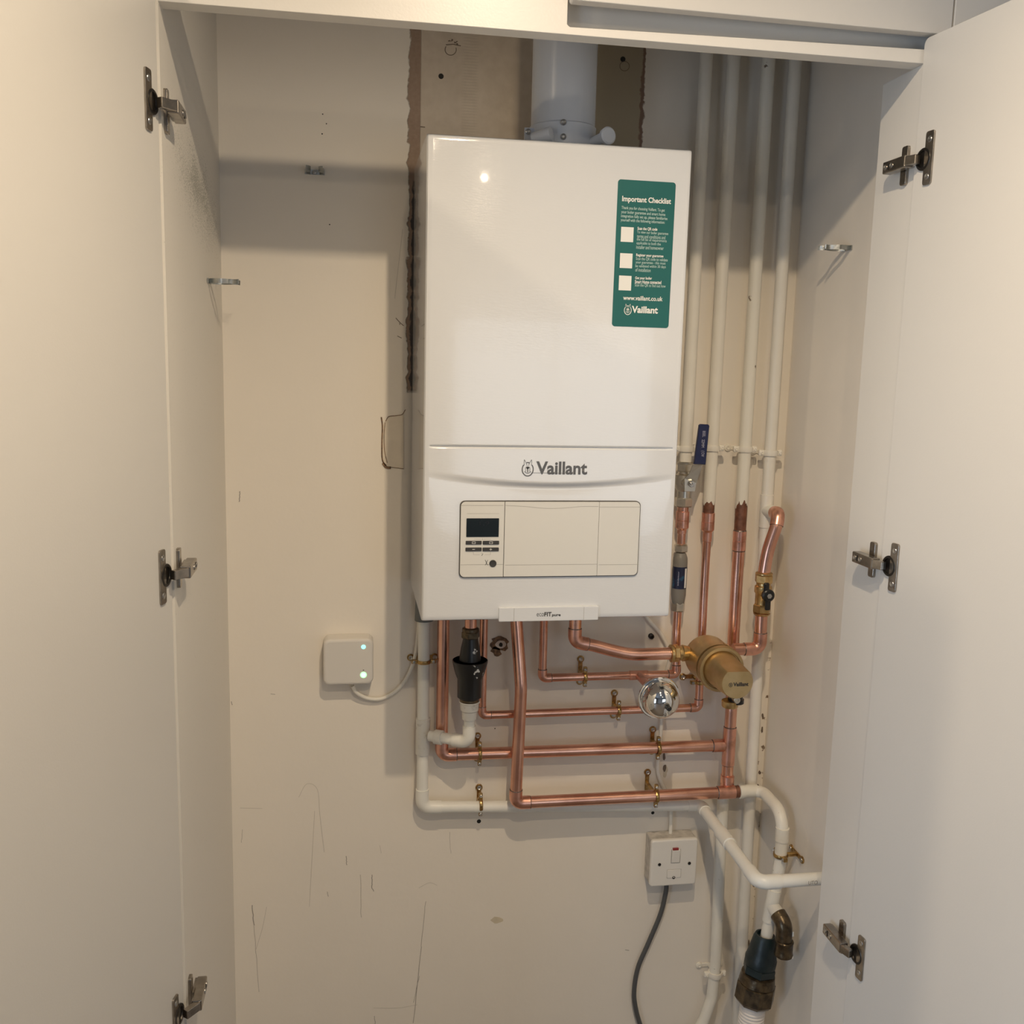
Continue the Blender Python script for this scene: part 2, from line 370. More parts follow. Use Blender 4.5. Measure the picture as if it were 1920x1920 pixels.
# left side wall with a patch of grey mould speckle
def wall_left():
    mb = MB()
    mb.faces([V((XL0, 0.0, ZF)), V((XL1, YF, ZF)), V((XL1-0.10, YF, ZF)), V((XL0-0.10, 0.0, ZF)),
              V((XL0, 0.0, ZC)), V((XL1, YF, ZC)), V((XL1-0.10, YF, ZC)), V((XL0-0.10, 0.0, ZC))],
             [(0, 1, 2, 3), (7, 6, 5, 4), (0, 4, 5, 1), (1, 5, 6, 2), (2, 6, 7, 3), (3, 7, 4, 0)])
    m = mat('left_wall_plaster', PAINTW, 0.55); t = NT(m); nt = t.nt
    tc = nt.nodes.new('ShaderNodeTexCoord'); sp = nt.nodes.new('ShaderNodeSeparateXYZ'); nt.links.new(tc.outputs['Object'], sp.inputs[0])
    y, z = sp.outputs[1], sp.outputs[2]; vec = tc.outputs['Object']
    a = atx(340, 270, XL0); b = atx(402, 420, XL0)
    # distance from the line a-b in the wall plane
    dx, dz = b.y-a.y, b.z-a.z; L = math.hypot(dx, dz)
    d = t.m('ABSOLUTE', t.m('ADD', t.m('MULTIPLY', t.m('SUBTRACT', y, a.y), dz/L), t.m('MULTIPLY', t.m('SUBTRACT', z, a.z), -dx/L)))
    dl = t.m('ADD', t.m('MULTIPLY', t.m('SUBTRACT', y, a.y), dx/L), t.m('MULTIPLY', t.m('SUBTRACT', z, a.z), dz/L))
    mr = nt.nodes.new('ShaderNodeMapRange'); mr.inputs[1].default_value = 0.10; mr.inputs[2].default_value = 0.0; nt.links.new(d, mr.inputs[0])
    al = nt.nodes.new('ShaderNodeMapRange'); al.inputs[1].default_value = 0.30; al.inputs[2].default_value = 0.05
    nt.links.new(t.m('ABSOLUTE', t.m('SUBTRACT', dl, L*0.6)), al.inputs[0])
    ns = t.noise(vec, 420, 2); nb = t.noise(vec, 14, 4)
    den = t.m('MULTIPLY', t.m('MULTIPLY', mr.outputs[0], al.outputs[0]), t.m('ADD', nb, 0.25))
    sp2 = t.step(ns, t.m('SUBTRACT', 0.74, t.m('MULTIPLY', den, 0.40)), 0.04)
    col = t.mix(t.m('MULTIPLY', sp2, 0.62), (0.80, 0.765, 0.70), (0.20, 0.21, 0.17))
    nt.links.new(col, t.b.inputs['Base Color'])
    return struct(mb.build('wall_left', m, keep=True))
WL = wall_left()
struct(MB().bb(XR, XR+0.10, YF+0.002, 0.0, ZF, ZC, 0).build('wall_right', M['wall'], keep=True))
# painted timber side panel (front stile) on the right, standing proud of the wall
struct(MB().bb(XP, XR, YF, YP, ZF, RB, 0.0008).build('trim_1', M['board']))
tr = MB().plate(V((0, YF+.030, 0)), EX, EZ, NY, [(XL1, RB), (XR+.02, RB), (XR+.02, .9165), (.182, .9052), (.178, .9085), (.178, RTOP), (XL1, RTOP)], .030, .0008)
tr.bb(.17, XR+.02, YF+.026, YF+.036, RB+.004, RTOP, 0.0)
struct(tr.build('trim_2', M['board']))
# front of the next cupboard beside this one and the reveal beyond
struct(MB().bb(XR, 2.2, YF, YF+0.10, ZF, ZC, 0).build('wall_front_right', M['board']))
struct(MB().bb(-2.2, XL1-0.02, YF, YF+0.10, ZF, ZC, 0).build('wall_front_left', M['board']))
struct(MB().bb(-2.3, 2.3, -5.1, 0.1, ZF-0.05, ZF, 0).build('floor', M['floor']))
struct(MB().bb(-2.3, 2.3, -5.1, 0.1, ZC, ZC+0.05, 0).build('ceiling', M['room']))
struct(MB().bb(2.2, 2.3, -5.1, YF, ZF, ZC, 0).build('wall_side_right', M['room']))
# rear wall and side wall of the room with window openings
rw = MB(); WX0, WX1, WZ0, WZ1 = 0.5, 1.9, -0.65, 0.75
rw.bb(-2.3, WX0, -5.1, -5.0, ZF, ZC, 0); rw.bb(WX1, 2.3, -5.1, -5.0, ZF, ZC, 0)
rw.bb(WX0, WX1, -5.1, -5.0, ZF, WZ0, 0); rw.bb(WX0, WX1, -5.1, -5.0, WZ1, ZC, 0)
struct(rw.build('wall_rear', M['room']))
lw = MB(); WY0, WY1 = -3.6, -1.8
lw.bb(-2.3, -2.2, -5.1, WY0, ZF, ZC, 0); lw.bb(-2.3, -2.2, WY1, YF, ZF, ZC, 0)
lw.bb(-2.3, -2.2, WY0, WY1, ZF, -0.8, 0); lw.bb(-2.3, -2.2, WY0, WY1, 0.8, ZC, 0)
struct(lw.build('wall_side_left', M['room']))
def window(name, a, b, c, axis):
    e = bpy.data.objects.new(name, None); C.objects.link(e); e.location = a; e['kind'] = 'structure'
    f = MB(); mid = (a+b)/2
    if axis == 'y':
        for x in (a.x+0.02, mid.x, b.x-0.02): f.bb(x-0.02, x+0.02, a.y, a.y+0.04, a.z, b.z, 0.002)
        for z in (a.z+0.02, b.z-0.02): f.bb(a.x, b.x, a.y, a.y+0.04, z-0.02, z+0.02, 0.002)
        p = MB().bb(a.x, b.x, a.y-0.01, a.y-0.005, a.z, b.z, 0)
    else:
        for y in (a.y+0.02, mid.y, b.y-0.02): f.bb(a.x, a.x+0.04, y-0.02, y+0.02, a.z, b.z, 0.002)
        for z in (a.z+0.02, b.z-0.02): f.bb(a.x, a.x+0.04, a.y, b.y, z-0.02, z+0.02, 0.002)
        p = MB().bb(a.x-0.01, a.x-0.005, a.y, b.y, a.z, b.z, 0)
    f.build('window_frame', M['board'], e); p.build('pane', M['winglow'], e)
window('window_1', V((WX0, -5.06, WZ0)), V((WX1, -5.06, WZ1)), None, 'y')
window('window_2', V((-2.27, WY0, -0.8)), V((-2.27, WY1, 0.8)), None, 'x')
for (lx, ly), e in DOWN:
    t = thing('ceiling_downlight', 'round recessed downlight in the white ceiling in front of the cupboard', 'light', (lx, ly, ZC), 'ceiling downlights')
    MB().lathe(V((lx, ly, ZC)), V((0, 0, -1)), [(0, 0.045), (0.003, 0.045), (0.005, 0.04), (0.005, 0.032), (0.001, 0.030)], 32).build('trim_ring', M['chrome'], t)
    MB().lathe(V((lx, ly, ZC-0.0015)), V((0, 0, -1)), [(0, 0.029), (0.0015, 0.0)], 24).build('lens', M['glass'], t)

# ------------------------------------------------------------------ marks on the back wall
def wp(l, y=-0.0003): return [at(a, b, y) for a, b in l]
def wobble(p, q, n=8, a=0.0008):
    return [p.lerp(q, k/n) + V((random.uniform(-a, a), 0, 0)) for k in range(n+1)]
sm = MB()
for (a, b, c, d, w_) in ((450, 921, 449, 941, .0016), (473, 1697, 476, 1735, .0016), (476, 1735, 486, 1860, .0006), (798, 1690, 790, 1775, .0008), (790, 1775, 775, 1918, .0011),
                      (649, 1605, 650, 1622, .0012), (698, 1640, 697, 1665, .0014), (697, 1665, 701, 1671, .0012), (613, 1672, 616, 1681, .0009), (508, 1301, 516, 1302, .0008),
                      (775, 1880, 786, 1830, .0007), (455, 1555, 453, 1580, .0006), (676, 1640, 677, 1720, .0006), (1172, 1781, 1180, 1782, .0012), (434, 1315, 436, 1322, .0012),
                      (843, 1560, 845, 1600, .0005), (702, 1905, 704, 1920, .001), (1020, 335, 1040, 330, .0)):
    if w_ > 0: sm.ribbon(wobble(at(a, b, -0.0002), at(c, d, -0.0002)), w_, NY, 0.0002)
sm.build('scuff_mark', M['scuff'], WB)
sm = MB()
for l in ([(560, 1495), (575, 1470), (595, 1480), (600, 1530), (608, 1598)], [(480, 1780), (492, 1740), (500, 1700)], [(450, 1515), (492, 1516)],
          [(785, 1665), (805, 1655), (820, 1660)], [(590, 1520), (580, 1700)], [(700, 1890), (745, 1890), (782, 1884)], [(715, 1600), (712, 1585)], [(755, 430), (740, 560)]):
    sm.ribbon(smooth_path(wp(l, -0.0002), 5), 0.0007, NY, 0.0002)
sm.build('faint_scuff_mark', M['scuffl'], WB)
# pencil rings, plug holes and dirt spots
pm = MB()
def arc(cx, cy, r, a0, a1, n=18): return [at(cx+r*math.cos(math.radians(a0+(a1-a0)*k/n)), cy+r*math.sin(math.radians(a0+(a1-a0)*k/n)), -0.0003) for k in range(n+1)]
pm.ribbon(arc(845, 93, 10.5, -20, 215), 0.0012, NY, .0002)
pm.ribbon(wp([(836, 84), (850, 83), (864, 86)]), 0.0014, NY, .0002)
for k in range(9): a, b = random.uniform(835, 856), random.uniform(74, 83); pm.ribbon(wp([(a, b), (a+3, b+random.uniform(-2, 2))]), 0.0016, NY, .0002)
pm.ribbon(arc(1171, 124, 9, -90, 270), 0.0010, NY, .0002)
pm.ribbon(wp([(788, 237.5), (797, 238.5)]), 0.0016, NY, .0003)
for l in ([(742, 596), (750, 605), (757, 611)], [(749, 606), (750, 609)], [(745, 630), (753, 634)]): pm.ribbon(wp(l), 0.0012, NY, .0002)
pm.build('pencil_mark', M['pencil'], WB)
hl = MB()
for a, b, r in ((827, 143, 5), (1168, 111, 5), (741, 826.5, 2.5), (722, 826.5, 2.4), (898, 1540, 4), (1220, 1192, 5), (1224, 1524, 3.2), (605, 214, 1.2), (612, 232, 1.2), (604, 251, 1.3), (618, 421, 1.2), (928, 1366, 1.2)):
    p = at(a, b, 0.0); hl.lathe(p, NY, [(0, rp(r, p)), (0.0005, rp(r, p)*0.9)], 14, False)
hl.build('plug_hole', M['dark'], WB)
# torn plaster round the old pipe hole and the chased socket box
def ragged(cx, cy, rx, ry, n, jit, y=-0.0005, th=0.001):
    return [(at(cx+math.cos(6.283*k/n)*rx*random.uniform(1-jit, 1+jit), cy+math.sin(6.283*k/n)*ry*random.uniform(1-jit, 1+jit), y)) for k in range(n)]
def blob(mb, pts, th=0.0012):
    o = pts[0]; mb.plate(V((0, pts[0].y, 0)), EX, EZ, NY, [(p.x, p.z) for p in pts], th)
cb = MB(); blob(cb, ragged(937, 1207, 17, 13, 18, .22)); blob(cb, ragged(931, 1221, 9, 9, 12, .3))
cb.build('torn_plaster', M['crust'], WB)
cb = MB(); blob(cb, ragged(939, 1208, 11, 7, 14, .15, -0.0018), 0.0006); cb.build('bare_plaster_patch', M['plaster'], WB)
cb = MB(); blob(cb, ragged(939, 1209, 3.6, 3.6, 10, .2, -0.0025), 0.0005); cb.build('old_hole', M['dark'], WB)
cb = MB(); blob(cb, wp([(729, 782), (742, 779), (752, 779), (757, 773), (757, 786), (757, 874), (757, 878), (735, 876), (722, 874), (717, 860), (716, 830), (717, 800), (722, 789)], -0.0002), 0.0007)
cb.build('patched_plaster', mat('patch_fill', (0.78, 0.70, 0.58), 0.8, bump=0.3, bscale=100, var=.08, vscale=25), WB)
cb = MB()
for l, wd in (([(715, 782), (717, 800), (716, 835), (717, 862), (724, 873)], .0024), ([(723, 790), (729, 781), (742, 779.5), (754, 777), (760, 768)], .0013), ([(718, 868), (724, 876), (733, 877)], .005), ([(733, 876), (757, 879)], .0009), ([(722, 792), (720, 815), (721, 845), (726, 868)], .0012)):
    cb.ribbon(smooth_path(wp(l, -0.0009), 4), wd, NY, .0008)
cb.build('crumbled_edge', M['crust'], WB)
cb = MB(); blob(cb, ragged(932, 1725, 11, 6, 16, .2, -0.0002), .0002); blob(cb, ragged(1247, 1445, 5, 10, 12, .35, -0.0003), .0006)
cb.build('water_stain', mat('pale_stain', (0.66, 0.58, 0.44), 0.7, var=.1, vscale=80), WB)
cb = MB()
for a, b, rx, ry in ((1245, 1418, 3, 6), (1246, 1440, 3, 9), (1430, 1342, 2, 4), (1429, 1368, 2, 6), (1424, 1448, 2.5, 4), (1421, 1476, 2.2, 5), (1446, 878, 1.6, 9), (1404, 1770, 1.4, 10)):
    blob(cb, ragged(a, b, rx, ry, 9, .35, -0.0004), .0008)
cb.build('paint_chip', M['pencil'], WB)

# ------------------------------------------------------------------ cupboard doors and hinges
DR_o, DR_d, DR_n = V((0.7176, -0.521, 0)), V((0.116, -0.993, 0)).normalized(), V((-0.993, -0.116, 0)).normalized()
DL_o, DL_d, DL_n = V((-0.3705, -0.521, 0)), V((-0.235, -0.972, 0)).normalized(), V((0.972, -0.235, 0)).normalized()
def cupboard_door(o, d, n, label):
    t = thing('cupboard_door', label, 'cupboard door', (o.x, o.y, ZF+0.05), 'open cupboard doors')
    MB().plate(o - n*0.018, d, EZ, n, rrect(0, ZF+0.05, 0.60, 0.928, 0.010), 0.018, 0.001).build('door_panel', M['door'], t)
    return t
cupboard_door(DL_o, DL_d, DL_n, 'left tall plain off-white cupboard door, swung open wide')
cupboard_door(DR_o, DR_d, DR_n, 'right tall plain off-white cupboard door with rounded top corner, swung open')
def upper_door(x0, x1, label):
    t = thing('overhead_door', label, 'cupboard door', ((x0+x1)/2, YF-0.01, 0.931), 'overhead cupboard doors')
    MB().plate(V((0, YF-0.001, 0)), EX, EZ, NY, rrect(x0, 0.9315, x1, ZC-0.01, 0.004), 0.019, 0.0012).build('door_panel', M['door'], t)
AJ = 0.012
def ajar_door(x0, x1, ang, label):
    t = thing('overhead_door', label, 'cupboard door', (x1, YF-0.002, 0.9315), 'overhead cupboard doors')
    ex = V((-math.cos(ang), -math.sin(ang), 0)); n = V((math.sin(ang), -math.cos(ang), 0))
    MB().plate(V((x1, YF-0.002, 0)), ex, EZ, n, rrect(0, 0.9315, (x1-x0)/math.cos(ang), ZC-0.01, 0.004), 0.018, 0.0012).build('door_panel', M['door'], t)
ajar_door(0.178, 0.7495, AJ, 'slightly ajar off-white overhead cupboard door above the right half of the opening')
upper_door(0.7525, 1.30, 'closed overhead cupboard door in the top right corner beyond the thin gap')
def hinge(side, z, label):
    o, d, n = (DR_o, DR_d, DR_n) if side > 0 else (DL_o, DL_d, DL_n)
    xp = XP if side > 0 else XL1+0.0005                 # carcass face
    s = -side                                            # direction into the cupboard
    t = thing('cabinet_hinge', label, 'hinge', (xp, -0.50, z), 'cupboard door hinges')
    # wing mounting plate on the carcass
    MB().plate(V((xp+s*0.0, -0.492, z)), V((0, 1, 0)), EZ, V((s, 0, 0)), rrect(-0.008, -0.029, 0.008, 0.029, 0.004), 0.005, 0.0008).bb(xp+s*0.005, xp+s*0.009, -0.50, -0.462, z-0.006, z+0.006, 0.0005).build('mounting_plate', M['hinge'], t)
    a = MB().box(V((xp+s*0.016, -0.494, z)), 0.015, 0.062, 0.018, None, 0.0018)
    arm = a.build('hinge_arm', M['hinge'], t)
    for yy in (-0.472, -0.489):
        q = V((xp+s*0.0235, yy, z)); MB().lathe(q, V((s, 0, 0)), [(0, 0.0042), (0.0009, 0.0042), (0.0012, 0.0034), (0.0004, 0.0022), (0.0004, 0)], 14).build('adjusting_screw', M['screw'], arm)
    q = V((xp+s*0.0236, -0.4805, z)); MB().box(q, 0.0008, 0.003, 0.010, None, 0.0).build('slot', M['dark'], arm)
    # link arm reaching to the cup on the door
    p0 = V((xp+s*0.018, -0.523, z)); p1 = o + d*0.020 + n*0.010; p1.z = z
    dd = (p1-p0); L = dd.length; dd.normalize(); q = V((-dd.y, dd.x, 0))
    R = Matrix((dd, q, V((0, 0, 1)))).transposed()
    MB().box((p0+p1)/2, L, 0.010, 0.0135, R, 0.001).build('link_arm', M['hinge'], t)
    ctr = o + d*0.022; ctr.z = z
    cup = MB().lathe(ctr + n*0.0002, n, [(0, 0.0165), (0.0022, 0.0165), (0.0032, 0.0155), (0.0032, 0.0125), (0.0008, 0.0115), (0.0008, 0)], 32).build('hinge_cup', M['hinged'], t)
    c2 = o + d*0.0335; c2.z = z
    # flange with two screws
    pl = MB().plate(c2 + n*0.0002, d, EZ, n, rrect(-0.009, -0.0385, 0.009, 0.0385, 0.004), 0.0026, 0.0006).build('flange_plate', M['hinge'], t)
    for k in (-1, 1):
        MB().lathe(c2 + n*0.0028 + EZ*(k*0.0265), n, [(0, 0.0048), (0.0008, 0.0042), (0.0009, 0.003), (0.0002, 0.0016), (0.0002, 0)], 14).build('screw', M['screw'], pl)
for side, px, py, lb in ((1, 1747, 295, 'top hinge of the right door, bronze-toned metal, seen from below'), (1, 1683, 1066, 'middle hinge of the right door, level with the boiler display'), (1, 1624, 1805, 'lowest hinge of the right door, beside the ribbed white hose'),
                         (-1, 279, 188, 'top hinge of the left door, dark bronze metal, beside the mould speckles'), (-1, 311, 1078, 'middle hinge of the left door, left of the small white gateway box'), (-1, 334, 1903, 'lowest hinge of the left door, cut by the bottom edge of the photo')):
    o, d, n = (DR_o, DR_d, DR_n) if side > 0 else (DL_o, DL_d, DL_n)
    hinge(side, atp(px, py, o, n).z, lb)

# ------------------------------------------------------------------ spring tool clips
def spring_clip(p, out, side, ax, label, L=0.048, wd=0.016, hgt=0.008, par=False):
    t = thing('spring_clip', label, 'clip', p, 'galvanised spring clips')
    def strip(pts, name):
        mb = MB(); q = ax*hgt/2; th = 0.0014
        n = len(pts)
        for i in range(n-1):
            a, b = pts[i], pts[i+1]; nn = ax.cross(b-a).normalized()*th
            mb.faces([a-q, a+q, b+q, b-q, a-q+nn, a+q+nn, b+q+nn, b-q+nn], [(3, 2, 1, 0), (4, 5, 6, 7), (0, 1, 5, 4), (1, 2, 6, 5), (2, 3, 7, 6), (3, 0, 4, 7)])
        return mb.build(name, M['steel'], t)
    strip([p - side*wd*1.1 + out*0.001, p + side*wd*1.1 + out*0.001], 'base_strip')
    for k in (-1, 1):
        pr = [p+side*(k*wd*a)+out*(L*b) for a, b in ((0.55, 0.03), (0.9, 0.22), (1.0, 0.42), (0.75, 0.62), (0.45, 0.78), (0.62, 0.92), (0.9, 1.0))]
        strip(smooth_path(pr, 4), 'prong')
    MB().lathe(p+out*0.0025, out, [(0, 0.0042), (0.0015, 0.0036), (0.002, 0.002), (0.001, 0.0014), (0.001, 0)], 14).build('screw', M['screw'], t)
spring_clip(at(590, 323, 0.0), NY, EX, EZ, 'small galvanised spring clip high on the back wall, left of the boiler', 0.042, 0.0165, 0.009)
q = atx(393, 527, -0.3585); spring_clip(V((-0.3592, q.y, q.z)), EX, V((0, 1, 0)), EZ, 'galvanised spring clip sticking out of the left side wall', 0.050, 0.018)
q = atx(1590, 466, 0.785); spring_clip(V((0.785, q.y, q.z)), -EX, V((0, 1, 0)), EZ, 'galvanised spring clip sticking out of the right side wall', 0.052, 0.016)

# ------------------------------------------------------------------ boiler
BY, BW, BH = -0.317, 0.44, 0.796
def fx(px, py): p = at(px, py, BY); return p.x, p.z
def boiler():
    t = thing('boiler', 'large white wall-hung gas boiler with teal checklist sticker and small display', 'boiler', (BW/2, BY/2, 0))
    zg = fx(1030, 839)[1]; g0, g1 = fx(808, 836)[0], fx(1258, 845)[0]
    xc = fx(1040, 912)[0]; zs = fx(1040, 911)[1]; hw = 0.235; zrise = fx(860, 893)[1]-fx(1040, 911)[1]
    zz = [0.0, 0.002, 0.005] + [0.01+0.01*k for k in range(16)]
    zz += [zs-0.03+0.0016*k for k in range(52)]; zz += [zg-0.008+0.0008*k for k in range(22)]
    zz += [k*0.02 for k in range(9, 39)] + [0.785, 0.791, 0.794, BH]
    zz = sorted(set(round(z, 4) for z in zz if 0 <= z <= BH))
    xx = [0, .002, .005, .01] + [0.02+k*0.01 for k in range(41)] + [.43, .435, .438, BW]; xx = sorted(set(round(x, 4) for x in xx))
    er = 0.006
    def yy(x, z):
        y = BY
        # rounded outer edges
        for e in (x, BW-x, z, BH-z):
            if e < er: y += er-math.sqrt(max(er*er-(er-e)**2, 0))
        # crease under the name: the skirt steps back below a smile-shaped line
        u = (x-xc)/hw
        if abs(u) < 1:
            line = zs + zrise*1.45*(u*u)
            s = (line - z)/0.0065
            a = 0.0085*(1-u*u)**1.5
            if s > -1: 
                k = min(max((s+1)/2, 0), 1); k = k*k*(3-2*k)
                fade = math.exp(-max(0, line-z)/0.05)
                y += a*k*fade
        # pressed groove
        if g0 < x < g1:
            e = min(x-g0, g1-x, 0.006)/0.006
            y += 0.0045*math.exp(-((z-zg)/0.0016)**2)*e
            if z < zg: y += 0.0
        return y
    mb = MB(); bm = mb.bm
    grid = [[bm.verts.new((x, yy(x, z), z)) for x in xx] for z in zz]
    for i in range(len(zz)-1):
        for j in range(len(xx)-1): bm.faces.new((grid[i][j], grid[i][j+1], grid[i+1][j+1], grid[i+1][j])).smooth = True
    # sides and back
    def strip(edge, off):
        bk = [bm.verts.new((v.co.x, -0.012, v.co.z)) for v in edge]
        for k in range(len(edge)-1): bm.faces.new((edge[k], edge[k+1], bk[k+1], bk[k]))
        return bk
    l = strip([r[0] for r in grid], 0); r_ = strip([r[-1] for r in grid], 0); tp = strip(grid[-1], 0); bt = strip(grid[0], 0)
    bmesh.ops.remove_doubles(bm, verts=bm.verts[:], dist=1e-5)
    mb.build('casing', M['boiler'], t)
    MB().bb(0.02, BW-0.02, -0.012, 0, 0.02, BH-0.02, 0).build('mounting_frame', M['steel'], t)
    y1 = BY-0.0004
    def rect(a, b, c, d): (x0, z0), (x1, z1) = fx(a, b), fx(c, d); return x0, min(z0, z1), x1, max(z0, z1)
    # control fascia: dark gap behind, then three flush panels
    x0, z0, x1, z1 = rect(861, 1082, 1200, 940)
    yb = BY-0.0045
    MB().plate(V((0, BY+0.004, 0)), EX, EZ, NY, rrect(x0-.0008, z0-.0008, x1+.0008, z1+.0008, 0.0085), 0.0066).build('fascia_gap', M['lineg'], t)
    xa = fx(944.5, 1010)[0]; xb = fx(1120.5, 1010)[0]; g = 0.0010; th = 0.0030; yp = BY-0.0022
    cu = MB().plate(V((0, yp, 0)), EX, EZ, NY, rrect(x0+.0006, z0+.0006, xa-g/2, z1-.0006, 0.0078, corners=(0, 0, 1, 1)), 0.0020, 0.0004).build('control_unit', M['boilerp'], t)
    fl = MB().plate(V((0, yp, 0)), EX, EZ, NY, rrect(xa+g/2, z0+.0006, xb-g/4, z1-.0006, 0.001), 0.0020, 0.0004).build('fascia_flap', M['boilerp'], t)
    sp = MB().plate(V((0, yp, 0)), EX, EZ, NY, rrect(xb+g/4, z0+.0006, x1-.0006, z1-.0006, 0.0078, corners=(1, 1, 0, 0)), 0.0020, 0.0004).build('fascia_end_panel', M['boilerp'], t)
    ys = yp-0.0021
    for (c, a, b, d, e) in ((cu, 864, 947, 943, 948), (cu, 863, 1058, 943, 1058.5), (fl, 946, 1058.5, 1118, 1058), (sp, 1121, 1058, 1196, 1059), (sp, 1123, 950, 1200, 950)):
        p = V((fx(a, b)[0], ys, fx(a, b)[1])); q = V((fx(d, e)[0], ys, fx(a, b)[1])); MB().ribbon([p, q], 0.0006, NY, .0001).build('panel_line', M['linel'], c)
    pts = [V((fx(a, b)[0], ys, fx(a, b)[1])) for a, b in ((947, 947), (985, 949), (1015, 952), (1038, 952.5), (1060, 951.5), (1090, 949), (1121, 949))]
    MB().ribbon(smooth_path(pts, 5), 0.0006, NY, .0001).build('panel_line', M['linel'], fl)
    a0, b0, a1, b1 = rect(873.5, 1006, 935, 971)
    scn = MB().plate(V((0, ys+0.0001, 0)), EX, EZ, NY, rrect(a0, b0, a1, b1, 0.001), 0.0008, 0.0002).build('display', M['screen'], cu)
    text_mesh('1,9', V((a0+0.022, ys-0.0008, b0+0.019)), EX, EZ, NY, 0.017, 0.008, M['lcd'], scn, 'display_digits', 0.01)
    MB().bb(a0+.002, a1-.002, ys-.0010, ys-.0008, b0+.010, b0+.0104, 0).build('display_rule', M['lcd'], scn)
    p = V((a0, ys, b1+0.008)); MB().ribbon([p, V((a1, ys, b1+0.008))], 0.0004, NY, .0001).build('panel_line', M['linel'], cu)
    for i, (a, b, c, d) in enumerate(((872.5, 1020, 902.5, 1013), (904.5, 1020, 935, 1013), (872, 1032.5, 902.5, 1025.5), (904, 1032.5, 934.5, 1025.5))):
        u0, w0, u1, w1 = rect(a, b, c, d)
        bt_ = MB().plate(V((0, ys+0.0001, 0)), EX, EZ, NY, rrect(u0, w0, u1, w1, 0.0012), 0.0016, 0.0004).build('button', M['button'], cu)
        cx, cz = (u0+u1)/2, (w0+w1)/2; yt = ys-0.0017
        mk = MB()
        if i < 2:
            for (e, f) in ((0, .0016), (0, -.0016)): mk.bb(cx-.003, cx+.003, yt, yt+.0001, cz+f-.0003, cz+f+.0003, 0)
            mk.bb(cx-.003, cx-.0024, yt, yt+.0001, cz-.0016, cz+.0016, 0); mk.bb(cx+.0024, cx+.003, yt, yt+.0001, cz-.0016, cz+.0016, 0)
        else:
            mk.bb(cx-.0022, cx+.0022, yt, yt+.0001, cz-.0004, cz+.0004, 0)
            if i == 3: mk.bb(cx-.0004, cx+.0004, yt, yt+.0001, cz-.002, cz+.002, 0)
        mk.build('button_symbol', M['white'], bt_)
    cxz = fx(923.5, 1055.5); MB().lathe(V((cxz[0], ys, cxz[1])), NY, [(0, 0.0062), (0.0012, 0.0060), (0.0016, 0.0054), (0.0010, 0.003), (0.0010, 0)], 24).build('round_button', M['button'], cu)
    for l in ([(887, 1034), (887, 1039), (899, 1039)], [(919, 1034), (919, 1039), (908, 1039)], [(904, 1008), (904, 1012)], [(888, 1010), (901, 1010)], [(907, 1010), (920, 1010)]):
        MB().ribbon([V((fx(a, b)[0], ys, fx(a, b)[1])) for a, b in l], 0.0004, NY, .0001).build('printed_line', M['linel'], cu)
    ic = MB()
    for l in ([(909, 1049), (911.5, 1054), (910, 1058), (908.5, 1058)], [(914, 1049), (911.5, 1054), (913, 1058), (915, 1058)], [(902, 1036), (902.6, 1036.6)], [(905, 1037), (902.5, 1041)]):
        ic.ribbon([V((fx(a, b)[0], ys, fx(a, b)[1])) for a, b in l], 0.0007, NY, .0001)
    ic.build('chimney_sweep_symbol', M['button'], cu)
    # bottom badge plate
    u0, w0, u1, w1 = rect(934, 1165.5, 1121, 1135); w0 = -0.0015
    bg = MB().plate(V((0, BY+0.01, 0)), EX, EZ, NY, rrect(u0, w0, u1, w1, 0.002), 0.016, 0.0012).build('badge_plate', M['boiler'], t)
    yb = BY-0.0062
    for a in (963, 1093.5): MB().ribbon([V((fx(a, 1138)[0], yb, w1-.001)), V((fx(a, 1138)[0], yb, w0+.001))], 0.0006, NY, .0001).build('panel_line', M['linel'], bg)
    e0 = fx(1005, 1154); e1 = fx(1018.5, 1154); e2 = fx(1033, 1154); e3 = fx(1049, 1154)
    text_mesh('eco', V((e0[0], yb, e0[1])), EX, EZ, NY, e1[0]-e0[0], 0.0058, M['button'], bg, 'badge_lettering', -0.01)
    text_mesh('FIT', V((e1[0]+.0006, yb, e1[1])), EX, EZ, NY, e2[0]-e1[0]-.001, 0.0076, M['button'], bg, 'badge_lettering', 0.03)
    text_mesh('pure', V((e2[0]+.0006, yb, e2[1]-.0012)), EX, EZ, NY, e3[0]-e2[0], 0.0050, M['button'], bg, 'badge_lettering', 0.025)
    # name and emblem
    yl = BY-0.0003
    def emblem(cx, cz, h, y, m, par, fine=True, lift=0.0):
        mb = MB(); w = h*0.30; hh = h*0.36; c = V((cx, y, cz-h*0.10))
        def el(rx, rz, a0, a1, n=26): return [c+V((rx*math.cos(math.radians(a0+(a1-a0)*k/n)), 0, rz*math.sin(math.radians(a0+(a1-a0)*k/n)))) for k in range(n+1)]
        mb.ribbon(el(w, hh, -222, 42), h*0.055, NY, .0002)
        mb.ribbon(el(w*.98, hh*1.02, 74, 106, 6), h*0.05, NY, .0002)
        for k in (-1, 1):
            tip = c+V((k*w*0.66, 0, hh*1.45)); b0 = c+V((k*w*0.12, 0, hh*0.55)); b1 = c+V((k*w*0.62, 0, hh*0.62))
            mb.ribbon([b0, b0.lerp(tip, .6)+V((-k*w*.05, 0, 0)), tip, tip.lerp(b1, .5)+V((k*w*.06, 0, 0)), b1], h*0.022, NY, .0002)
            mb.ribbon([c+V((k*w*0.62, 0, -hh*.35)), c+V((k*w*.35, 0, -hh*.30)), c+V((k*w*.40, 0, hh*.22)), c+V((k*w*.15, 0, hh*.42))], h*0.022, NY, .0002)
        mb.ribbon([c+V((0, 0, hh*.4)), c+V((0, 0, -hh*.45))], h*0.05, NY, .0002)
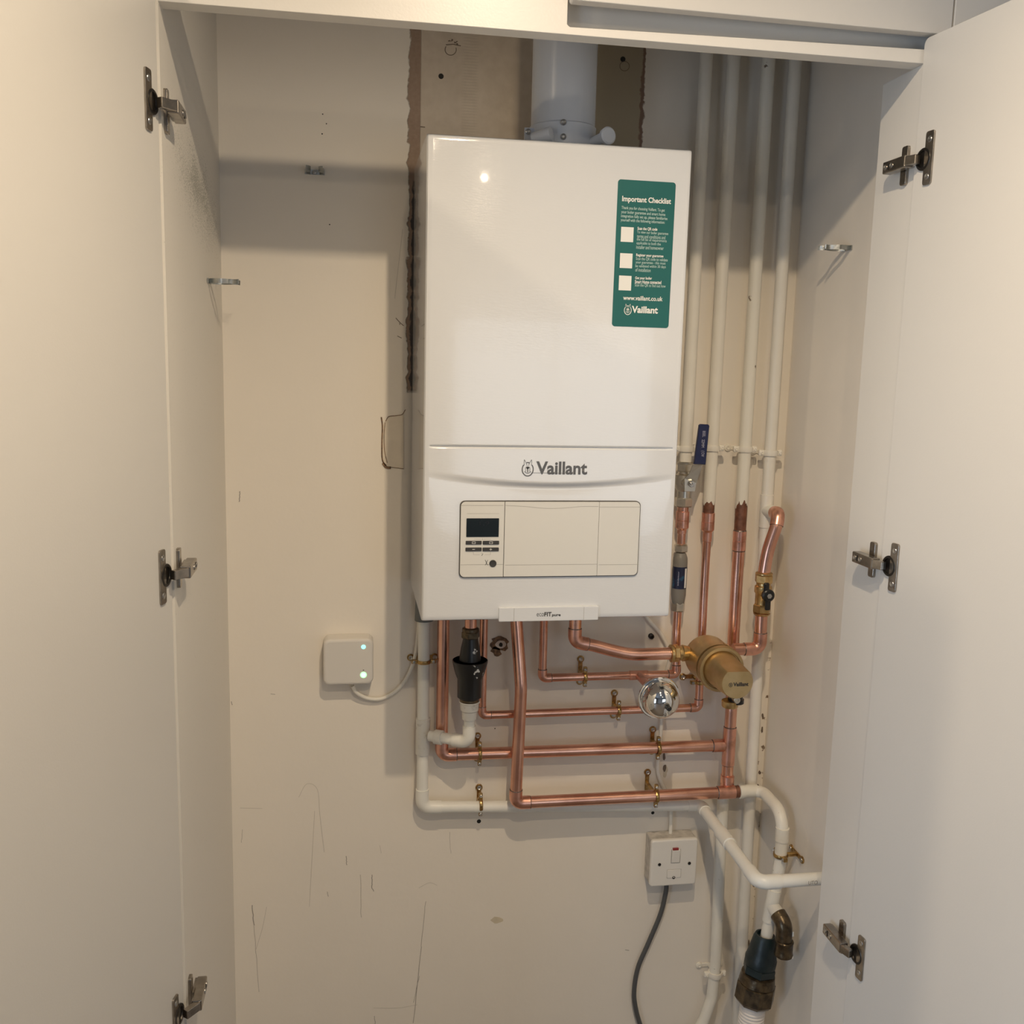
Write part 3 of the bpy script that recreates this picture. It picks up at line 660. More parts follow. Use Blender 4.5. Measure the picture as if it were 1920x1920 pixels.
        mb.ribbon([c+V((-w*.22, 0, hh*.32)), c+V((0, 0, hh*.12)), c+V((w*.22, 0, hh*.32))], h*0.09, NY, .0002)
        mb.ribbon([c+V((-w*.5, 0, -hh*.42)), c+V((0, 0, -hh*.62)), c+V((w*.5, 0, -hh*.42))], h*0.03, NY, .0002)
        mb.build('emblem', m, par)
    e = fx(989.5, 876.5); emblem(e[0], e[1], 0.0315, yl, M['logo'], t)
    a, b = fx(1005, 889.5), fx(1101.5, 865)
    text_mesh('Vaillant', V((a[0], yl, a[1])), EX, EZ, NY, b[0]-a[0], (b[1]-a[1])*0.97, M['logo'], t, 'name_lettering', 0.028)
    MB().ribbon([V((fx(996, 886.5)[0], yl, fx(1050, 887)[1])), V((fx(1070, 886.5)[0], yl, fx(1050, 887)[1]))], .0006, NY, .0001).build('printed_line', M['logo'], t)
    # teal sticker
    A = V((fx(1158, 335.5)[0], BY, fx(1158, 335.5)[1])); B = V((fx(1267, 343)[0], BY, fx(1267, 343)[1])); Cc = V((fx(1253.5, 615)[0], BY, fx(1253.5, 615)[1])); D = V((fx(1148, 612)[0], BY, fx(1148, 612)[1]))
    ex = ((B-A)+(Cc-D)).normalized(); ez = V((-ex.z, 0, ex.x)); Wd = ((B-A).length+(Cc-D).length)/2; Hh = ((A-D).length+(B-Cc).length)/2
    cen = (A+B+Cc+D)/4; o = cen - ex*Wd/2 - ez*Hh/2; n = NY
    st = MB().plate(o+NY*0.0001, ex, ez, NY, rrect(0, 0, Wd, Hh, 0.005), 0.0003).build('checklist_sticker', M['green'], t)
    def tx(s, px0, py0, px1, py1, m=M['text'], bold=0.0, h=None, nm='sticker_lettering'):
        p = V((fx(px0, py0)[0], BY-0.0005, fx(px0, py0)[1])); q = V((fx(px1, py1)[0], BY-0.0005, fx(px1, py1)[1]))
        text_mesh(s, p, (q-p).normalized(), ez, NY, (q-p).length, h, m, st, nm, bold)
    tx('Important Checklist', 1166, 380.5, 1257.5, 386, M['white'], 0.03, 0.0115)
    for s, a, b, c, d in (('Thank you for choosing Vaillant. To get', 1165, 393.5, 1246, 399), ('your boiler guarantee and smart home', 1164.5, 401.5, 1247, 407), ('integration fully set up, please familiarise', 1164, 409, 1251, 414.5), ('yourself with the following information:', 1163.5, 416.5, 1246, 421.5)):
        tx(s, a, b, c, d, M['text'], 0.012, 0.0062)
    for s, a, b, c, d, bo in (('Scan the QR code', 1195, 432, 1232, 434, .04), ('To view our boiler guarantee', 1194, 439, 1252.5, 442.5, .01), ('terms and conditions and', 1194, 446, 1247, 449, .01), ('the full list of requirements', 1193.5, 452.5, 1249.5, 456, .01), ('applicable to both the', 1193, 459.5, 1238.5, 462, .01), ('installer and homeowner', 1192.5, 466.5, 1244, 469, .01),
                        ('Register your guarantee', 1192.5, 482, 1243.5, 484.5, .04), ('Scan the QR code to validate', 1192, 488.5, 1251.5, 491.5, .01), ('your guarantee - this must', 1191.5, 495.5, 1247.5, 498, .01), ('be validated within 30 days', 1191, 502.5, 1248, 504.5, .01), ('of installation', 1190.8, 509, 1219.5, 510.5, .01),
                        ('Get your boiler', 1190.5, 525, 1222, 526, .04), ('Smart Home connected', 1190, 531.5, 1239.5, 533, .04), ('Scan the QR to find out how', 1189.8, 538, 1247.5, 540.5, .01)):
        tx(s, a, b, c, d, M['white'] if bo > .03 else M['text'], bo*.6, 0.0058)
    for px, py in ((1175.8, 439.8), (1173.8, 489), (1171.8, 530.8)):
        p = V((fx(px, py)[0], BY-0.0005, fx(px, py)[1])); s_ = 0.0107
        MB().plate(p, ex, ez, NY, [(-s_, -s_*1.12), (s_, -s_*1.12), (s_, s_*1.12), (-s_, s_*1.12)], 0.0001).build('blank_code_square', M['white'], st)
    tx('www.vaillant.co.uk', 1168, 562.5, 1242, 565, M['white'], 0.02, 0.0075)
    tx('Vaillant', 1184, 586.5, 1233, 588.5, M['white'], 0.035, 0.0115)
    e = fx(1177, 579.5); emblem(e[0], e[1], 0.020, BY-0.0006, M['white'], st)
    return t
boiler()

# ------------------------------------------------------------------ flue
def flue():
    pb = at(1057, 150, -0.18); x = (at(997.5, 150, -.18).x+at(1118, 150, -.18).x)/2; r = (at(1118, 150, -.18).x-at(997.5, 150, -.18).x)/2; y = -0.18
    t = thing('flue_pipe', 'thick white flue pipe rising from the top of the boiler', 'flue', (x, y, BH))
    zsm = at(1057, 228, y-r).z
    MB().lathe(V((x, y, zsm)), EZ, [(0, r-.001), (ZC-zsm, r-.001)], 48).build('flue_duct', M['flue'], t)
    MB().lathe(V((x, y, BH)), EZ, [(0, r+.004), (0.012, r+.004), (0.016, r+.001), (zsm-BH-.004, r+.001), (zsm-BH+.001, r+.0015), (zsm-BH+.003, r-.0005)], 48).build('flue_collar', M['flue'], t)
    for px, py in ((1056, 229.5), (1056, 256.5)):
        p = at(px, py, y-r-0.001); MB().lathe(p, NY, [(0, 0.0052), (0.003, 0.005), (0.0045, 0.0035), (0.003, 0.0018), (0.003, 0)], 16).build('screw', M['screw'], t)
    p = at(1112, 266, y-0.04); q = at(1141, 254, y-0.085)
    MB().lathe(p, q-p, [(0, 0.008), ((q-p).length-.008, 0.0095), ((q-p).length-.008, 0.0135), ((q-p).length, 0.0145), ((q-p).length+.002, 0.012), ((q-p).length+.002, 0)], 24).build('sampling_cap', M['flue'], t)
    p = at(1000, 262, y-r*0.9); q = at(1034, 251, y-r-0.012)
    MB().lathe(p, q-p, [(0, 0.011), ((q-p).length, 0.0125), ((q-p).length+.001, 0.010), ((q-p).length+.001, 0)], 24).build('sampling_cap', M['flue'], t)
    p = at(990, 247, y-.02); mb = MB().bb(p.x-.006, x-r+.012, p.y, p.y+.004, BH, p.z+.007, .0008); mb.build('bracket_tab', M['flue'], t)
    MB().lathe(p, NY, [(0, 0.005), (0.003, 0.0048), (0.004, 0.003), (0.003, 0.0016), (0.003, 0)], 16).build('screw', M['screw'], t)
flue()

# ------------------------------------------------------------------ pipes
R22, R15 = 0.0124, 0.0083
def pipe(t, pts, r, m, name='pipe', fil=0.03, seg=24): return MB().tube(fillet(pts, fil), r, seg).build(name, m, t)
def elbow(t, a, b, c, r, m, s=0.024, dr=0.0012, ring='solder', rc=1.55):
    """tight capillary elbow at corner b"""
    p = b+(a-b).normalized()*s; q = b+(c-b).normalized()*s
    e = MB().tube(fillet([p, b, q], r*rc, 10), r+dr, 24).build('elbow', m, t)
    if ring:
        for e0, e1 in ((p, a), (q, c)):
            d = (e1-e0).normalized(); MB().lathe(e0-d*.0004, d, [(0, r+dr), (0.0016, r+.0008), (0.002, r+.0001)], 24).build('solder_ring', M[ring], e)
    return e
def coupling(t, p, d, L, r, m, dr=0.0013, mid=True, name='coupling', ring=None):
    d = d.normalized(); dr *= 1.2; pr = [(0, r+.0001), (.0006, r+dr), (L/2-.001, r+dr)]
    if mid: pr += [(L/2-.0006, r+dr*.4), (L/2+.0006, r+dr*.4)]
    pr += [(L/2+.001, r+dr), (L-.0006, r+dr), (L, r+.0001)]
    o = MB().lathe(p, d, pr, 24).build(name, m, t)
    if ring:
        for k, dd in ((0, -1), (L, 1)): MB().lathe(p+d*k-d*dd*.0004, d*dd, [(0, r+dr*.9), (.0022, r+.0001)], 24).build('solder_ring', M[ring], o)
    return o
YR = -0.034
def zat(px, py, y): return at(px, py, y).z
def riser_x(i): return ((0.5553, 0.611, 0.6818, 0.7374)[i])
def jagged(t, x, y, z0, z1, r, m, amp=0.012, name='painted_section', n=40):
    mb = MB(); bm = mb.bm; lo, hi = [], []
    for k in range(n):
        a = 2*math.pi*k/n; j = noise.noise(V((math.cos(a)*2.2, math.sin(a)*2.2, x*50)))*amp + noise.noise(V((math.cos(a)*9, math.sin(a)*9, x*90)))*amp*.6
        lo.append(bm.verts.new((x+r*math.cos(a), y+r*math.sin(a), z0+j))); hi.append(bm.verts.new((x+r*math.cos(a), y+r*math.sin(a), z1)))
    for k in range(n): bm.faces.new((lo[k], lo[(k+1) % n], hi[(k+1) % n], hi[k])).smooth = True
    lo2 = [bm.verts.new((x+(v.co.x-x)*.93, y+(v.co.y-y)*.93, v.co.z+.0004)) for v in lo]
    for k in range(n): bm.faces.new((lo[k], lo2[k], lo2[(k+1) % n], lo[(k+1) % n]))
    bm.faces.new(hi)
    mb.build(name, m, t)
# --- riser 1: cold main, ending at the lever valve
x1 = riser_x(0)
zn = zat(1286, 868, YR)
t = thing('riser_pipe', 'white painted riser pipe next to the boiler, ending in the blue lever valve', 'pipe', (x1, YR, zn), 'painted riser pipes')
MB().tube([V((x1, YR, zn)), V((x1, YR, ZC))], R22, 24).build('painted_pipe', M['paintp'], t)
# lever valve
zs = [zat(1282, p, YR) for p in (868, 884, 887, 930, 933, 948)]
t = thing('lever_ball_valve', 'nickel ball valve with long dark blue lever below the riser next to the boiler', 'valve', (x1, YR, zs[5]))
DZ = V((0, 0, -1)); P = V((x1, YR, zs[0]))
body = MB().lathe(V((x1, YR, zs[1])), DZ, [(0, .0135), (.004, .0135), (.007, .0185), (.016, .0195), (.026, .0195), (.036, .017), (.040, .0135), (zs[1]-zs[4], .0135)], 32).build('valve_body', M['nickel'], t)
MB().hexn(P, DZ, zs[0]-zs[1], .0175, 6, .3).lathe(P+V((0, 0, .003)), DZ, [(0, .014), (.003, .0165), (.004, .0165)], 24).build('compression_nut', M['nickel'], t)
MB().hexn(V((x1, YR, zs[4])), DZ, zs[4]-zs[5]+.002, .0185, 6, .1).build('compression_nut', M['nickel'], t)
sx = x1+0.010; sz = zat(1293, 907, YR-.035); sp_ = at(1294, 907, YR-0.035)
st = V((sp_.x, YR-0.010, sp_.z))
MB().cyl(V((sp_.x-.004, YR-.005, sp_.z)), NY, .024, .0085, 20).build('valve_stem', M['nickel'], t)
ya = YR-0.030
lev = MB()
pts = [at(1283, 921, ya), at(1283, 897, ya), at(1291, 889, ya-.002), at(1299, 872, ya-.010), at(1317, 872, ya-.010), at(1309, 893, ya-.002), at(1305, 905, ya), at(1302, 921, ya)]
lv = MB().plate(V((0, 0, 0)), EX, EZ, NY, [(p.x, p.z) for p in pts], .0025); 
for v in lv.bm.verts: v.co.y = ya - (0.0025 if v.co.y < -.001 else 0) - 0.008*min(max((v.co.z-zat(1300, 895, ya))/.02, 0), 1)
lv.build('lever_arm', M['nickel'], t)
hp = [at(1311, 795, ya-.012), at(1329.5, 796, ya-.012), at(1322, 871, ya-.012), at(1301, 870, ya-.012)]
cx_ = V((0, ya-.008, 0))
hd = MB().plate(cx_, EX, EZ, NY, [(p.x, p.z) for p in (hp[3], hp[2], hp[2].lerp(hp[1], .97), hp[1].lerp(hp[0], .12), hp[0].lerp(hp[1], .12), hp[0].lerp(hp[3], .03))], .0075, .0015).build('lever_sleeve', M['blue'], t)
yy_ = ya-.0158
dn = (hp[3]-hp[0]).normalized(); dn.y = 0; pr_ = V((dn.z, 0, -dn.x)); pr_ = -pr_ if pr_.x > 0 else pr_
def lt(s, px, py, px2, py2, h):
    a = at(px, py, yy_); b = at(px2, py2, yy_); d = (b-a); L = d.length; d.normalize(); up = V((-d.z, 0, d.x)); 
    text_mesh(s, a, d, up, NY, L, h, M['bluet'], hd, 'sleeve_lettering', .02)
lt('BSEL', 1317.5, 808, 1316.8, 819.5, .0062); lt('22MM', 1315.5, 839.5, 1316, 824, .0062) if False else lt('22MM', 1316, 824, 1315, 839, .0062); lt('( CW', 1314, 845, 1312.8, 856, .008)
MB().hexn(at(1296, 907, ya-.003), NY, .006, .0068, 6, .4).lathe(at(1296, 907, ya-.009), NY, [(0, .0035), (.003, .0032), (.0035, .002), (.001, .0018), (.001, 0)], 16).build('handle_nut', M['screw'], t)
# --- limescale inhibitor and the cold copper pipe
ti = thing('limescale_inhibitor', 'grey in-line scale inhibitor with a dark blue label, below the lever valve', 'pipe fitting', (x1, YR, zat(1273, 1146, YR)))
zi = [zat(1277, p, YR) for p in (1021, 1034, 1036, 1050, 1120, 1132, 1146)]
L = zi[2]-zi[5]
ib = MB().lathe(V((x1, YR, zi[2])), DZ, [(0, .0095), (.002, .0115), (.010, .0145), (.018, .0152), (L-.020, .0152), (L-.012, .0142), (L, .0122), (L+.003, .010)], 36).build('inhibitor_body', M['inhib'], ti)
za, zb_ = zat(1275, 1064, YR-.015), zat(1275, 1105, YR-.015)
lb = MB(); n = 18; rr = .01535
g = []
for k in range(n+1):
    a = math.radians(-172+150*k/n); g.append((x1+rr*math.cos(a), YR+rr*math.sin(a)))
for k in range(n): lb.faces([V((*g[k], za)), V((*g[k+1], za)), V((*g[k+1], zb_)), V((*g[k], zb_))], [(0, 1, 2, 3)], True)
lab = lb.build('inhibitor_label', M['label'], ib)
lb = MB(); g = [(x1+(rr+.0002)*math.cos(math.radians(a)), YR+(rr+.0002)*math.sin(math.radians(a))) for a in (-66, -58, -50, -43)]
for k in range(3): lb.faces([V((*g[k], za-.003)), V((*g[k+1], za-.003)), V((*g[k+1], zb_+.002)), V((*g[k], zb_+.002))], [(0, 1, 2, 3)], True)
lb.build('label_strip', M['white'], lab)
text_mesh('inhibitor', V((x1-.0065, YR-rr-.0003, zb_+.008)), EZ, -EX, NY, za-zb_-.016, .0030, M['bluet'], lab, 'label_lettering', .02)
MB().hexn(V((x1, YR, zi[0])), DZ, zi[0]-zi[1], .0148, 6, .2).lathe(V((x1, YR, zi[0]+.002)), DZ, [(0, .010), (.002, .0135)], 20).build('compression_nut', M['nickel'], ti)
MB().hexn(V((x1, YR, zi[5]+.004)), DZ, zi[5]-zi[6]+.003, .0142, 6, .5).build('compression_nut', M['nickel'], ti)
YC = -0.045
t = thing('cold_feed_pipe', 'thin copper pipe from below the grey inhibitor, bending left and up to the boiler', 'pipe', (x1, YR, zi[6]))
z0 = zs[5]; zA = zat(1281, 962, YR); zB = zat(1279, 1000, YR)
MB().tube([V((x1, YR, z0+.002)), V((x1, YR, zA))], R22-.0008, 24).build('short_pipe', M['copper'], t)
MB().lathe(V((x1, YR, zA+.004)), DZ, [(0, R22), (.0004, R22+.0012), (.018, R22+.0012), (.0185, R22+.0006), (.019, R22+.0012), (.034, R22+.0012), (.039, R15+.0012), (.046, R15+.0010)], 28).build('reducing_coupling', M['copperf'], t)
pz = zat(1260, 1264, YC)
c1 = [V((x1, YR, zB+.01)), V((x1, YR, zi[0])),]
MB().tube(c1, R15, 20).build('short_pipe', M['copper'], t)
xb1 = at(1018, 1230, YC).x; pz2 = zat(1030, 1268, YC)
A, B = V((x1+.001, YC, zi[6]+.004)), V((x1+.001, YC, pz)); Cp = V((xb1, YC, pz)); D = V((xb1, YC, -.0004))
A = V((x1, YR-.0, zi[6]+.004)); B0 = V((x1, YR, zi[6]-.04)); B = V((x1+.0005, YC, pz))
pipe(t, [A, B0, B, Cp, D], R15, M['copper'], 'pipe', [.05, .012, .012])
elbow(t, B0, B, Cp, R15, M['copperf'], .018); elbow(t, B, Cp, D, R15, M['copperf'], .018)
xt = at(1197, 1266, YC).x
coupling(t, V((xt-.020, YC, pz)), EX, .040, R15, M['copperf'], name='tee', mid=False)
# shock arrestor on the tee
q0 = V((xt, YC, pz)); ta = thing('shock_arrestor', 'shiny chrome dome expansion vessel with black valve cap, pointing forward', 'expansion vessel', V((xt, YC-.1, pz)))
axa = at(1240, 1313, -0.185) - q0; axa.normalize(); La = (at(1240, 1313, -0.185)-q0).length
MB().tube([q0-V((0, .004, 0)), q0+axa*(La-.045)], R15, 20).build('branch_pipe', M['copperf'], ta)
ra = rp(41, at(1240, 1313, -.185))
MB().lathe(q0+axa*(La-.062), axa, [(0, .011), (.004, .0175), (.022, .0185), (.028, .015)], 6, False).build('brass_nut', M['brassold'], ta)
b0 = La-.031
MB().lathe(q0+axa*b0, axa, [(0, .012), (.003, ra*.55), (.009, ra*.90), (.013, ra*.985), (.015, ra), (.019, ra), (.0205, ra*.96), (.0205, ra*.90), (.022, ra*.865), (.032, ra*.85), (.041, ra*.79), (.049, ra*.66), (.0545, ra*.50), (.058, ra*.32), (.0595, ra*.15), (.0595, 0)], 56).build('chrome_dome', M['chrome'], ta)
MB().lathe(q0+axa*(b0+.0585), axa, [(0, .0065), (.003, .006), (.005, .005), (.005, .0)], 18).build('valve_base', M['screw'], ta)
MB().lathe(q0+axa*(b0+.0625), axa, [(0, .0042), (.002, .0052), (.013, .0048), (.014, .0035), (.014, 0)], 12, False).build('valve_cap', M['black'], ta)

# --- riser 2: hot water
YH = -0.040; x2 = riser_x(1)
t = thing('hot_water_pipe', 'second riser from the boiler, white above and thin copper below, turning left to the boiler', 'pipe', (x2, YR, 0.6), 'painted riser pipes')
zc2 = zat(1331, 940, YR)
MB().tube([V((x2, YR, zat(1327, 965, YR))), V((x2, YR, zc2+.05))], R22-.0008, 24).build('tarnished_section', M['copperd'], t)
jagged(t, x2, YR, zc2, ZC, R22+.0003, M['paintp'], .010)
zA = zat(1328, 961, YR); zB = zat(1326, 1000, YR)
MB().lathe(V((x2, YR, zA)), DZ, [(0, R22-.0005), (.0006, R22+.0009), (.019, R22+.0009), (.0195, R22+.0003), (.020, R22+.0009), (.036, R22+.0009), (.041, R15+.0012), (.060, R15+.0010), (.061, R15)], 28).build('reducing_coupling', M['copperf'], t)
hz = zat(1100, 1334, YH); xh = at(905.5, 1250, YH).x; x2b = at(1311, 1300, YH).x
A, B0, B, Cp, D = V((x2, YR, zB)), V((x2, YR, zB-.12)), V((x2b, YH, hz)), V((xh, YH, hz)), V((xh, YH, -.0004))
pipe(t, [A, B0, B, Cp, D], R15, M['copper'], 'pipe', [.05, .012, .012])
elbow(t, B0, B, Cp, R15, M['copperf'], .018); elbow(t, B, Cp, D, R15-.0008, M['copperf'], .018)

# --- riser 3: flow, joining the middle copper main
YM = -0.044; x3 = riser_x(2)
t = thing('flow_pipe', 'third riser from the boiler, white then copper, teeing left into the middle copper pipe', 'pipe', (x3, YR, 0.5), 'painted riser pipes')
zc3 = zat(1390, 945, YR); zC_ = at(1362, 1398, YR).z; zmain = zat(1100, 1408, YM)
jagged(t, x3, YR, zc3, ZC, R22+.0006, M['paintchip'], .016)
zE = zat(1385, 995, YR)
MB().tube([V((x3, YR, zE)), V((x3, YR, zc3+.05))], R22, 24).build('tarnished_section', M['copperd'], t)
coupling(t, V((x3, YR, zE)), DZ, zE-zat(1384, 1032, YR), R22, M['copperf'], ring='solder')
zD = zat(1360, 1488, -.062)
YT = -0.048
pipe(t, [V((x3, YR, zE-.01)), V((x3, YR, zat(1375, 1190, YR))), V((x3-.001, YT, zmain+.08)), V((x3-.001, YT, zD+.0))], R22, M['copper'], 'pipe', .05)
xf = x3-.001
tee = MB().tube([V((xf, YT, zmain+.042)), V((xf, YT, zmain-.042))], R22+.0014, 24).tube([V((xf, YM, zmain)), V((xf-.036, YM, zmain))], R22+.0014, 24).build('tee', M['copperf'], t)
for q, d in ((V((xf, YT, zmain+.042)), EZ), (V((xf, YT, zmain-.042)), DZ), (V((xf-.036, YM, zmain)), -EX)):
    MB().lathe(q-d*.0004, d, [(0, R22+.0014), (.002, R22+.0001)], 24).build('solder_ring', M['solder'], tee)
coupling(t, V((xf, YT, zmain-.066)), DZ, .038, R22, M['copperf'])
YB = -0.036; xv = at(830, 1280, YB).x
pA, pB, pC = V((xf-.03, YM, zmain)), V((xv, YM, zmain)), V((xv, YM, -.0004))
zl = at(840, 1415, YB).z
pB = V((xv, YB, zl)); pC = V((xv, YB, -.0004))
pipe(t, [pA, pB, pC], R22, M['copper'], 'pipe', .018)
elbow(t, pA, pB, pC, R22, M['copperf'], .030)
# painted tail below the main
t = thing('painted_tail_pipe', 'white painted pipe dropping below the lowest copper pipe, bending left at the bottom', 'pipe', (xf, YR, -.6))
pts = [V((xf, -.034, zD-.018)), at(1350, 1600, -.036), at(1342, 1800, -.036), at(1335, 1870, -.036), at(1320, 1912, -.036), at(1300, 1950, -.036)]
pts[1].x = xf; 
MB().tube(fillet(pts, .05), R22, 24).build('painted_pipe', M['paintchip'], t)

# --- riser 4: return, painted all the way down
x4 = riser_x(3)
t = thing('return_riser_pipe', 'rightmost riser pipe, white painted all the way down into the corner', 'pipe', (x4, YR, 0), 'painted riser pipes')
MB().tube([V((x4, YR, ZC)), V((x4, YR, zat(1436, 960, YR))), V((x4+.002, YR, -.1)), V((0.7495, YR, ZF+.0))], R22, 24).build('painted_pipe', M['paintp'], t)
zt = zat(1437, 957, YR)
coupling(t, V((x4, YR, zat(1440, 927, YR))), DZ, zat(1440, 927, YR)-zat(1432, 989, YR), R22, M['paintp'], name='painted_tee', mid=False)
YV = -0.100
MB().tube([V((x4, YR, zt)), V((x4+.004, YR-.030, zt))], R22+.0013, 24).build('painted_branch', M['paintchip'], t)
# elbow and swept copper to the butterfly valve, then on to the filter
t = thing('valved_return_pipe', 'copper pipe from the rightmost riser through the brass valve to the filter', 'pipe', (x4, YV, .1))
E0 = V((x4+.004, YR-.030, zt)); E1 = at(1459, 966, YV); E2 = at(1452, 1004, YV); 
E1 = V((x4+.008, YV+.01, zt)); 
e1 = at(1460, 962, YV+.008)
E1 = e1
G = at(1432.5, 1080, YV)
pp = [V((x4, YR-.006, zt)), E0, E1, at(1456, 985, YV), at(1441, 1030, YV), at(1434, 1065, YV), G]
sw = fillet([pp[1], pp[2], pp[3]], .016, 10) + smooth_path([pp[3], pp[4], pp[5], pp[6]], 7)[1:]
MB().tube(sw, R22, 24).build('swept_pipe', M['copper'], t)
elbow(t, E0, E1, pp[3], R22, M['copperf'], .027)
zv = [zat(1430, p, YV) for p in (1075, 1091, 1134, 1152)]; xvv = G.x
zfil = zat(1400, 1217, YV); xr = at(1427, 1180, YV).x
K0, K1 = V((xvv, YV, zv[3]+.004)), V((xr, YV, zfil)); K2 = V((at(1375, 1217, YV).x, YV, zfil))
pipe(t, [K0, K1, K2], R22, M['copper'], 'pipe', .018); elbow(t, K0, K1, K2, R22, M['copperf'], .034)
t = thing('butterfly_valve', 'brass isolating valve with a black butterfly handle near the right wall', 'valve', (xvv, YV, zv[2]))
MB().hexn(V((xvv, YV, zv[0]-.002)), DZ, zv[0]-zv[1], .0185, 6, .25).lathe(V((xvv, YV, zv[0]+.003)), DZ, [(0, .0135), (.002, .0175), (.005, .0175)], 24).build('compression_nut', M['brass'], t)
MB().hexn(V((xvv, YV, zv[2]+.002)), DZ, zv[2]-zv[3]-.002, .0185, 6, .6).lathe(V((xvv, YV, zv[3]+.003)), DZ, [(0, .0175), (.003, .016), (.005, .013)], 24).build('compression_nut', M['brass'], t)
MB().lathe(V((xvv, YV, zv[1]+.001)), DZ, [(0, .0145), (.008, .0145), (.010, .0175), (.022, .0175), (.026, .0150), (zv[1]-zv[2], .0150)], 28).build('valve_body', M['brass'], t)
hc = at(1441, 1117, YV-.030)
MB().cyl(V((hc.x-.002, YV-.008, hc.z)), NY, .018, .0075, 20).build('valve_stem', M['brass'], t)
hb = MB().lathe(V((hc.x, YV-.022, hc.z)), NY, [(0, .0115), (.002, .0128), (.009, .0128), (.011, .0105), (.011, 0)], 28)
for a, b, c, d in ((1438, 1107, 1436, 1098), (1439, 1127, 1440, 1138)):
    p, q = at(a, b, YV-.030), at(c, d, YV-.026); hb.box((p+q)/2, .0115, .007, (p-q).length+.012, None, .003)
hb.build('butterfly_handle', M['black'], t)
MB().hexn(V((hc.x, YV-.033, hc.z)), NY, .003, .0052).build('handle_nut', M['screw'], t)

# --- magnetic filter
fc = at(1322, 1229, -0.085); fr = at(1348.5, 1250, -0.170); fe = at(1383, 1281, -0.262)
fa = (fe-fc).normalized()
t = thing('magnetic_filter', 'large matt brass magnetic filter cylinder pointing forward below the risers', 'filter', fc)
rb_, rr_, re_ = rp(41.5, fc), rp(44, fr), rp(31.5, fe)
Lr = (fr-fc).length; Le = (fe-fc).length
MB().lathe(fc-fa*.012, fa, [(0, rb_*.55), (.004, rb_*.80), (.012, rb_*.96), (.022, rb_), (Lr-.004, rb_*.985), (Lr+.0, rb_*.98)], 56).build('filter_body', M['brassm'], t)
rg = MB().lathe(fc+fa*(Lr-.002), fa, [(0, rb_*.9), (.001, rr_), (.010, rr_), (.013, rr_*.96), (.013, rr_*.86), (.010, rr_*.84), (.010, rr_*.60)], 56)
ring = rg.build('filter_ring', M['brassm'], t)
kn = MB()
for k in range(30):
    a = math.radians(100+k*5.2); u, v = frame(fa); 
    c_ = fc+fa*(Lr-.020) + (u*math.cos(a)+v*math.sin(a))*rb_
    kn.box(c_, .0016, .0016, .014, Matrix((u, fa.cross(u), fa)).transposed(), 0)
kn.build('knurled_grip', M['brassm'], ring)
cap0 = Lr+.004
cap = MB().lathe(fc+fa*cap0, fa, [(0, re_*1.20), (.004, re_*1.19), (.012, re_*1.12), (Le-cap0-.003, re_*1.0), (Le-cap0, re_*.95), (Le-cap0, 0)], 56)
for v in cap.bm.verts:                                    # flat milled into the top near the front
    d = (v.co-fc); al = d.dot(fa)
    if al > cap0+(Le-cap0)*.62:
        lim = re_*.70
        h = (v.co-(fc+fa*al)).dot(EZ)
        if h > lim: v.co -= EZ*(h-lim)
capo = cap.build('filter_cap', M['brassm'], t)
fp = fc+fa*(Le+.0006)
tu = (EX - fa*EX.dot(fa)).normalized(); tv = fa.cross(tu); tv = tv if tv.z > 0 else -tv
text_mesh('Vaillant', fp - tu*.0085 - tv*.006, tu, tv, fa, .030, .0078, M['button'], capo, 'cap_lettering', .025, .0002)
eb = MB(); ec = fp - tu*.0135 - tv*.003
eb.ribbon([ec+(tu*math.cos(a*.314)*.0032+tv*math.sin(a*.314)*.0038) for a in range(21)], .0008, fa, .0002)
eb.ribbon([ec+tv*.002, ec-tv*.002], .0014, fa, .0002); eb.build('cap_emblem', M['button'], capo)
# left union nut, right collar, drain
nz = at(1262, 1225, -.100); 
un = MB(); xn = at(1256, 1225, -.1).x; NYc = V((xn, -.100, nz.z))
un.lathe(NYc, EX, [(0, .0155), (.001, .0180), (.006, .0180), (.007, .0165)], 32).hexn(NYc+EX*.007, EX, .011, .0178, 6, .2).lathe(NYc+EX*.018, EX, [(0, .0150), (.006, .0150), (.008, .017), (.012, .0165), (.022, .014)], 28)
un.build('union_nut', M['brass'], t)
dp = at(1380, 1306, -.235); dq = at(1371, 1322, -.235)
MB().lathe(dp+V((0, 0, .008)), DZ, [(0, .012), (.012, .0135), (.0125, .0155), (.020, .0155)], 24).build('drain_seal', M['black'], t)
kb = MB().lathe(at(1369, 1313, -.235), DZ, [(0, .0150), (.001, .0162), (.011, .0158), (.013, .0145), (.013, 0)], 40)
kb.build('knurled_drain_cap', M['brass'], t)
vs_ = at(1383, 1314, -.262); MB().lathe(vs_+V((0, .014, 0)), NY, [(0, .0065), (.012, .0065), (.013, .0055), (.013, .0025), (.010, .0025), (.010, 0)], 20).build('vent_screw', M['nickel'], t)

# --- return pipe from the boiler to the filter
t = thing('boiler_return_pipe', 'thick copper pipe sweeping from the boiler underside right to the brass filter', 'pipe', (at(1079, 1180, -.1).x, -.1, 0))
yg = -.100; g0 = at(1079, 1160, yg); g0.z = -.0004; g1 = at(1080, 1203, yg); g1.x = g0.x
pts = [g0, g1, at(1112, 1210, yg), at(1150, 1220, yg), at(1185, 1226.5, yg), at(1225, 1226, yg), V((xn+.01, yg, nz.z))]
d1 = (pts[2]-pts[1]).normalized()
sw = fillet([pts[0], pts[1], pts[2]], .018, 9) + smooth_path(pts[2:], 6)[1:]
MB().tube(sw, R22, 24).build('pipe', M['copper'], t)
elbow(t, pts[0], pts[1], pts[2], R22, M['copperf'], .027)

